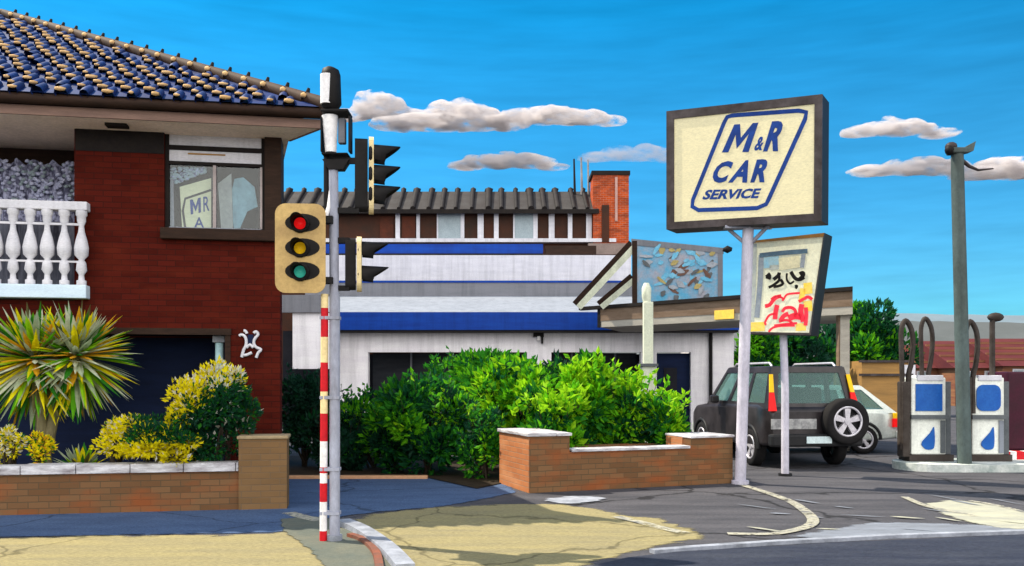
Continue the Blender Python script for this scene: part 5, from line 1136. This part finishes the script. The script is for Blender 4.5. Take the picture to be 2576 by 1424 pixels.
# lamp column
lY = 15.2; lc = thing('lamp_column', (X(2426, lY), lY, .13), 'tall grey green lamp column with small floodlights, standing between the fuel pumps', 'lamp post')
zz = lambda y: Z(y, lY)-.13
dx = X(2408, lY)-X(2426, lY)
mb = MB(); mb.tube([(0, 0, 0), (dx*.5, 0, zz(760)), (dx*.95, 0, zz(440)), (dx, 0, zz(385))], [.115, .11, .105, .10], M['postteal'], 16); mb.build('column', lc)
mb = MB(); mb.box((dx-.14, -.12, zz(388)), (dx+.14, .12, zz(374)), M['postteal'], bev=.02); mb.build('cap', lc)
mb = MB(); mb.ell((dx-.12, -.03, zz(370)), (.10, .10, .08), M['boxframe'], 2); mb.ell((dx-.16, -.06, zz(380)), (.08, .08, .09), M['black'], 2); mb.build('floodlight', lc)
mb = MB(); mb.prism([(dx+.03, -.08, zz(378)), (dx+.28, -.08, zz(358)), (dx+.24, -.08, zz(382)), (dx+.06, -.08, zz(388))], (0, .2, 0), M['postteal']); mb.build('floodlight', lc)
mb = MB(); mb.tube([(dx+.06, 0, zz(400)), (dx+.20, 0, zz(418)), (dx+.36, 0, zz(428)), (dx+.62, 0, zz(424))], [.035, .03, .022, .012], M['boxframe'], 10); mb.build('side_arm', lc)
# maroon cabinet and red/white base at the right edge
cY = 16.2; cb2 = thing('cabinet', (X(2590, cY), cY, 0), 'dark maroon metal cabinet right of the fuel pumps, cut by the photo edge', 'cabinet')
MB().box((X(2534, cY)-X(2590, cY), 0, Z(1132, cY)), (.75, .7, Z(935, cY)), M['maroonpaint'], bev=.03).build('cabinet_body', cb2)
MB().box((X(2536, cY)-X(2590, cY), .04, 0), (.72, .66, Z(1132, cY)), M['black']).build('cabinet_base', cb2)
rY = 15.9; rb = thing('barrier_block', (X(2560, rY), rY, 0), 'small red and white banded block at the foot of the maroon cabinet', 'barrier'); kx = lambda x: X(x, rY)-X(2560, rY)
for a, b, m in ((2530, 2542, 'redband'), (2542, 2558, 'whiteband'), (2558, 2580, 'redband'), (2580, 2600, 'whiteband')):
    MB().box((kx(a), 0, 0), (kx(b), .2, Z(1136, rY)), M[m], bev=.008).build('band', rb)

# ------------------------------------------------------------------ far trees, shed, terrace
def tree(px, ptop, pbot, Y, halfw, label, pick, n, L, seed, clumps=30):
    top = at(px, ptop, Y).z; bot = at(px, pbot, Y).z; hw = halfw*Y/FOC
    t = thing('tree', (X(px, Y), Y, 0), label, 'tree', 'trees behind the forecourt'); cz = (top+bot)/2; rad = (hw, hw*.8, (top-bot)/2)
    bush((0, 0, cz), rad, n, L, pick, seed, clumps).build('crown', t)
    sm = MB(); sm.tube([(0, 0, 0), (.1, 0, cz*.6), (0, .1, cz)], [.28, .2, .12], G['dkwood'], 10); stems(sm, (0, 0, cz*.4), (0, 0, cz), rad, 9, random.Random(seed), G['dkwood'], .09); sm.build('trunk', t)
def pick_tree(b):
    def f(u, v, cv, r):
        x = cv*.5+r.random()*.4+b+u.z*.15
        return G['dark'] if x < .35 else G['teal'] if x < .55 else G['deep'] if x < .78 else G['mid'] if x < .95 else G['bright']
    return f
tree(2160, 758, 1010, 38, 112, 'broad dark green tree right of the canopy column', pick_tree(.22), 11000, .30, 61, 40)
tree(2000, 800, 1010, 36, 95, 'dark green tree below the smaller leaning sign', pick_tree(.15), 6000, .28, 62)
tree(1905, 815, 1000, 34, 60, 'brighter green small tree just right of the tall sign pole', pick_tree(.42), 3600, .24, 63, 20)
sh = thing('shed', (X(2240, 34), 34, 0), 'ochre rendered low shed between the tree and the fuel pumps', 'shed')
MB().box((X(2168, 34)-X(2240, 34), 0, 0), (X(2292, 34)-X(2240, 34), 3, Z(908, 34)), M['ochre']).build('wall', sh)
for y_ in (908, 942): MB().box((X(2160, 34)-X(2240, 34), -.12, Z(y_+4, 34)), (X(2294, 34)-X(2240, 34), -.003, Z(y_-2, 34)), M['boxframe']).build('band', sh)
MB().box((X(2268, 34)-X(2240, 34), -.1, Z(950, 34)), (X(2300, 34)-X(2240, 34), -.003, Z(918, 34)), M['white']).build('window', sh)
def terrace(px0, px1, yr, ye, yb, Y, label, seed):
    c = X((px0+px1)/2, Y); t = thing('terraced_house', (c, Y, 0), label, 'house', 'maroon roofed houses behind the pumps'); a, b = X(px0, Y)-c, X(px1, Y)-c
    MB().box((a, 0, 0), (b, 8, Z(ye, Y)), M['ochrebrown']).build('wall', t)
    rf = MB(); ze, zr_ = Z(ye, Y), Z(yr, Y+4); rf.add([(a-.2, -.4, ze-.02), (b+.2, -.4, ze-.02), (b+.2, 4, zr_), (a-.2, 4, zr_), (a-.2, 8.4, ze-.02), (b+.2, 8.4, ze-.02)], [(0, 1, 2, 3), (3, 2, 5, 4), (1, 5, 2), (0, 3, 4)], M['maroon'])
    r = random.Random(seed)
    k = 5
    for i in range(1, k): u = i/k; rf.box((a-.2, -.4+4.4*u-.05, ze+(zr_-ze)*u-.02), (b+.2, -.4+4.4*u+.05, ze+(zr_-ze)*u+.10), M['ochrebrown'])
    rf.build('roof', t)
    n = max(2, int((b-a)/1.6))
    for i in range(n):
        x = a+(b-a)*(i+.5)/n; w_ = MB(); w_.box((x-.32, -.03, Z(yb, Y)), (x+.32, -.003, Z(ye+8, Y)), M['white']); wo_ = w_.build('window', t); MB().box((x-.25, -.045, Z(yb, Y)+.08), (x+.25, -.032, Z(ye+8, Y)-.08), M['panegrey']).build('pane', wo_)
terrace(2292, 2400, 868, 925, 960, 52, 'leftmost maroon roofed house behind the left fuel pump', 1)
terrace(2402, 2520, 858, 925, 962, 50, 'maroon roofed house behind the right fuel pump', 2)
terrace(2522, 2680, 852, 920, 960, 49, 'maroon roofed house at the right edge behind the maroon cabinet', 3)
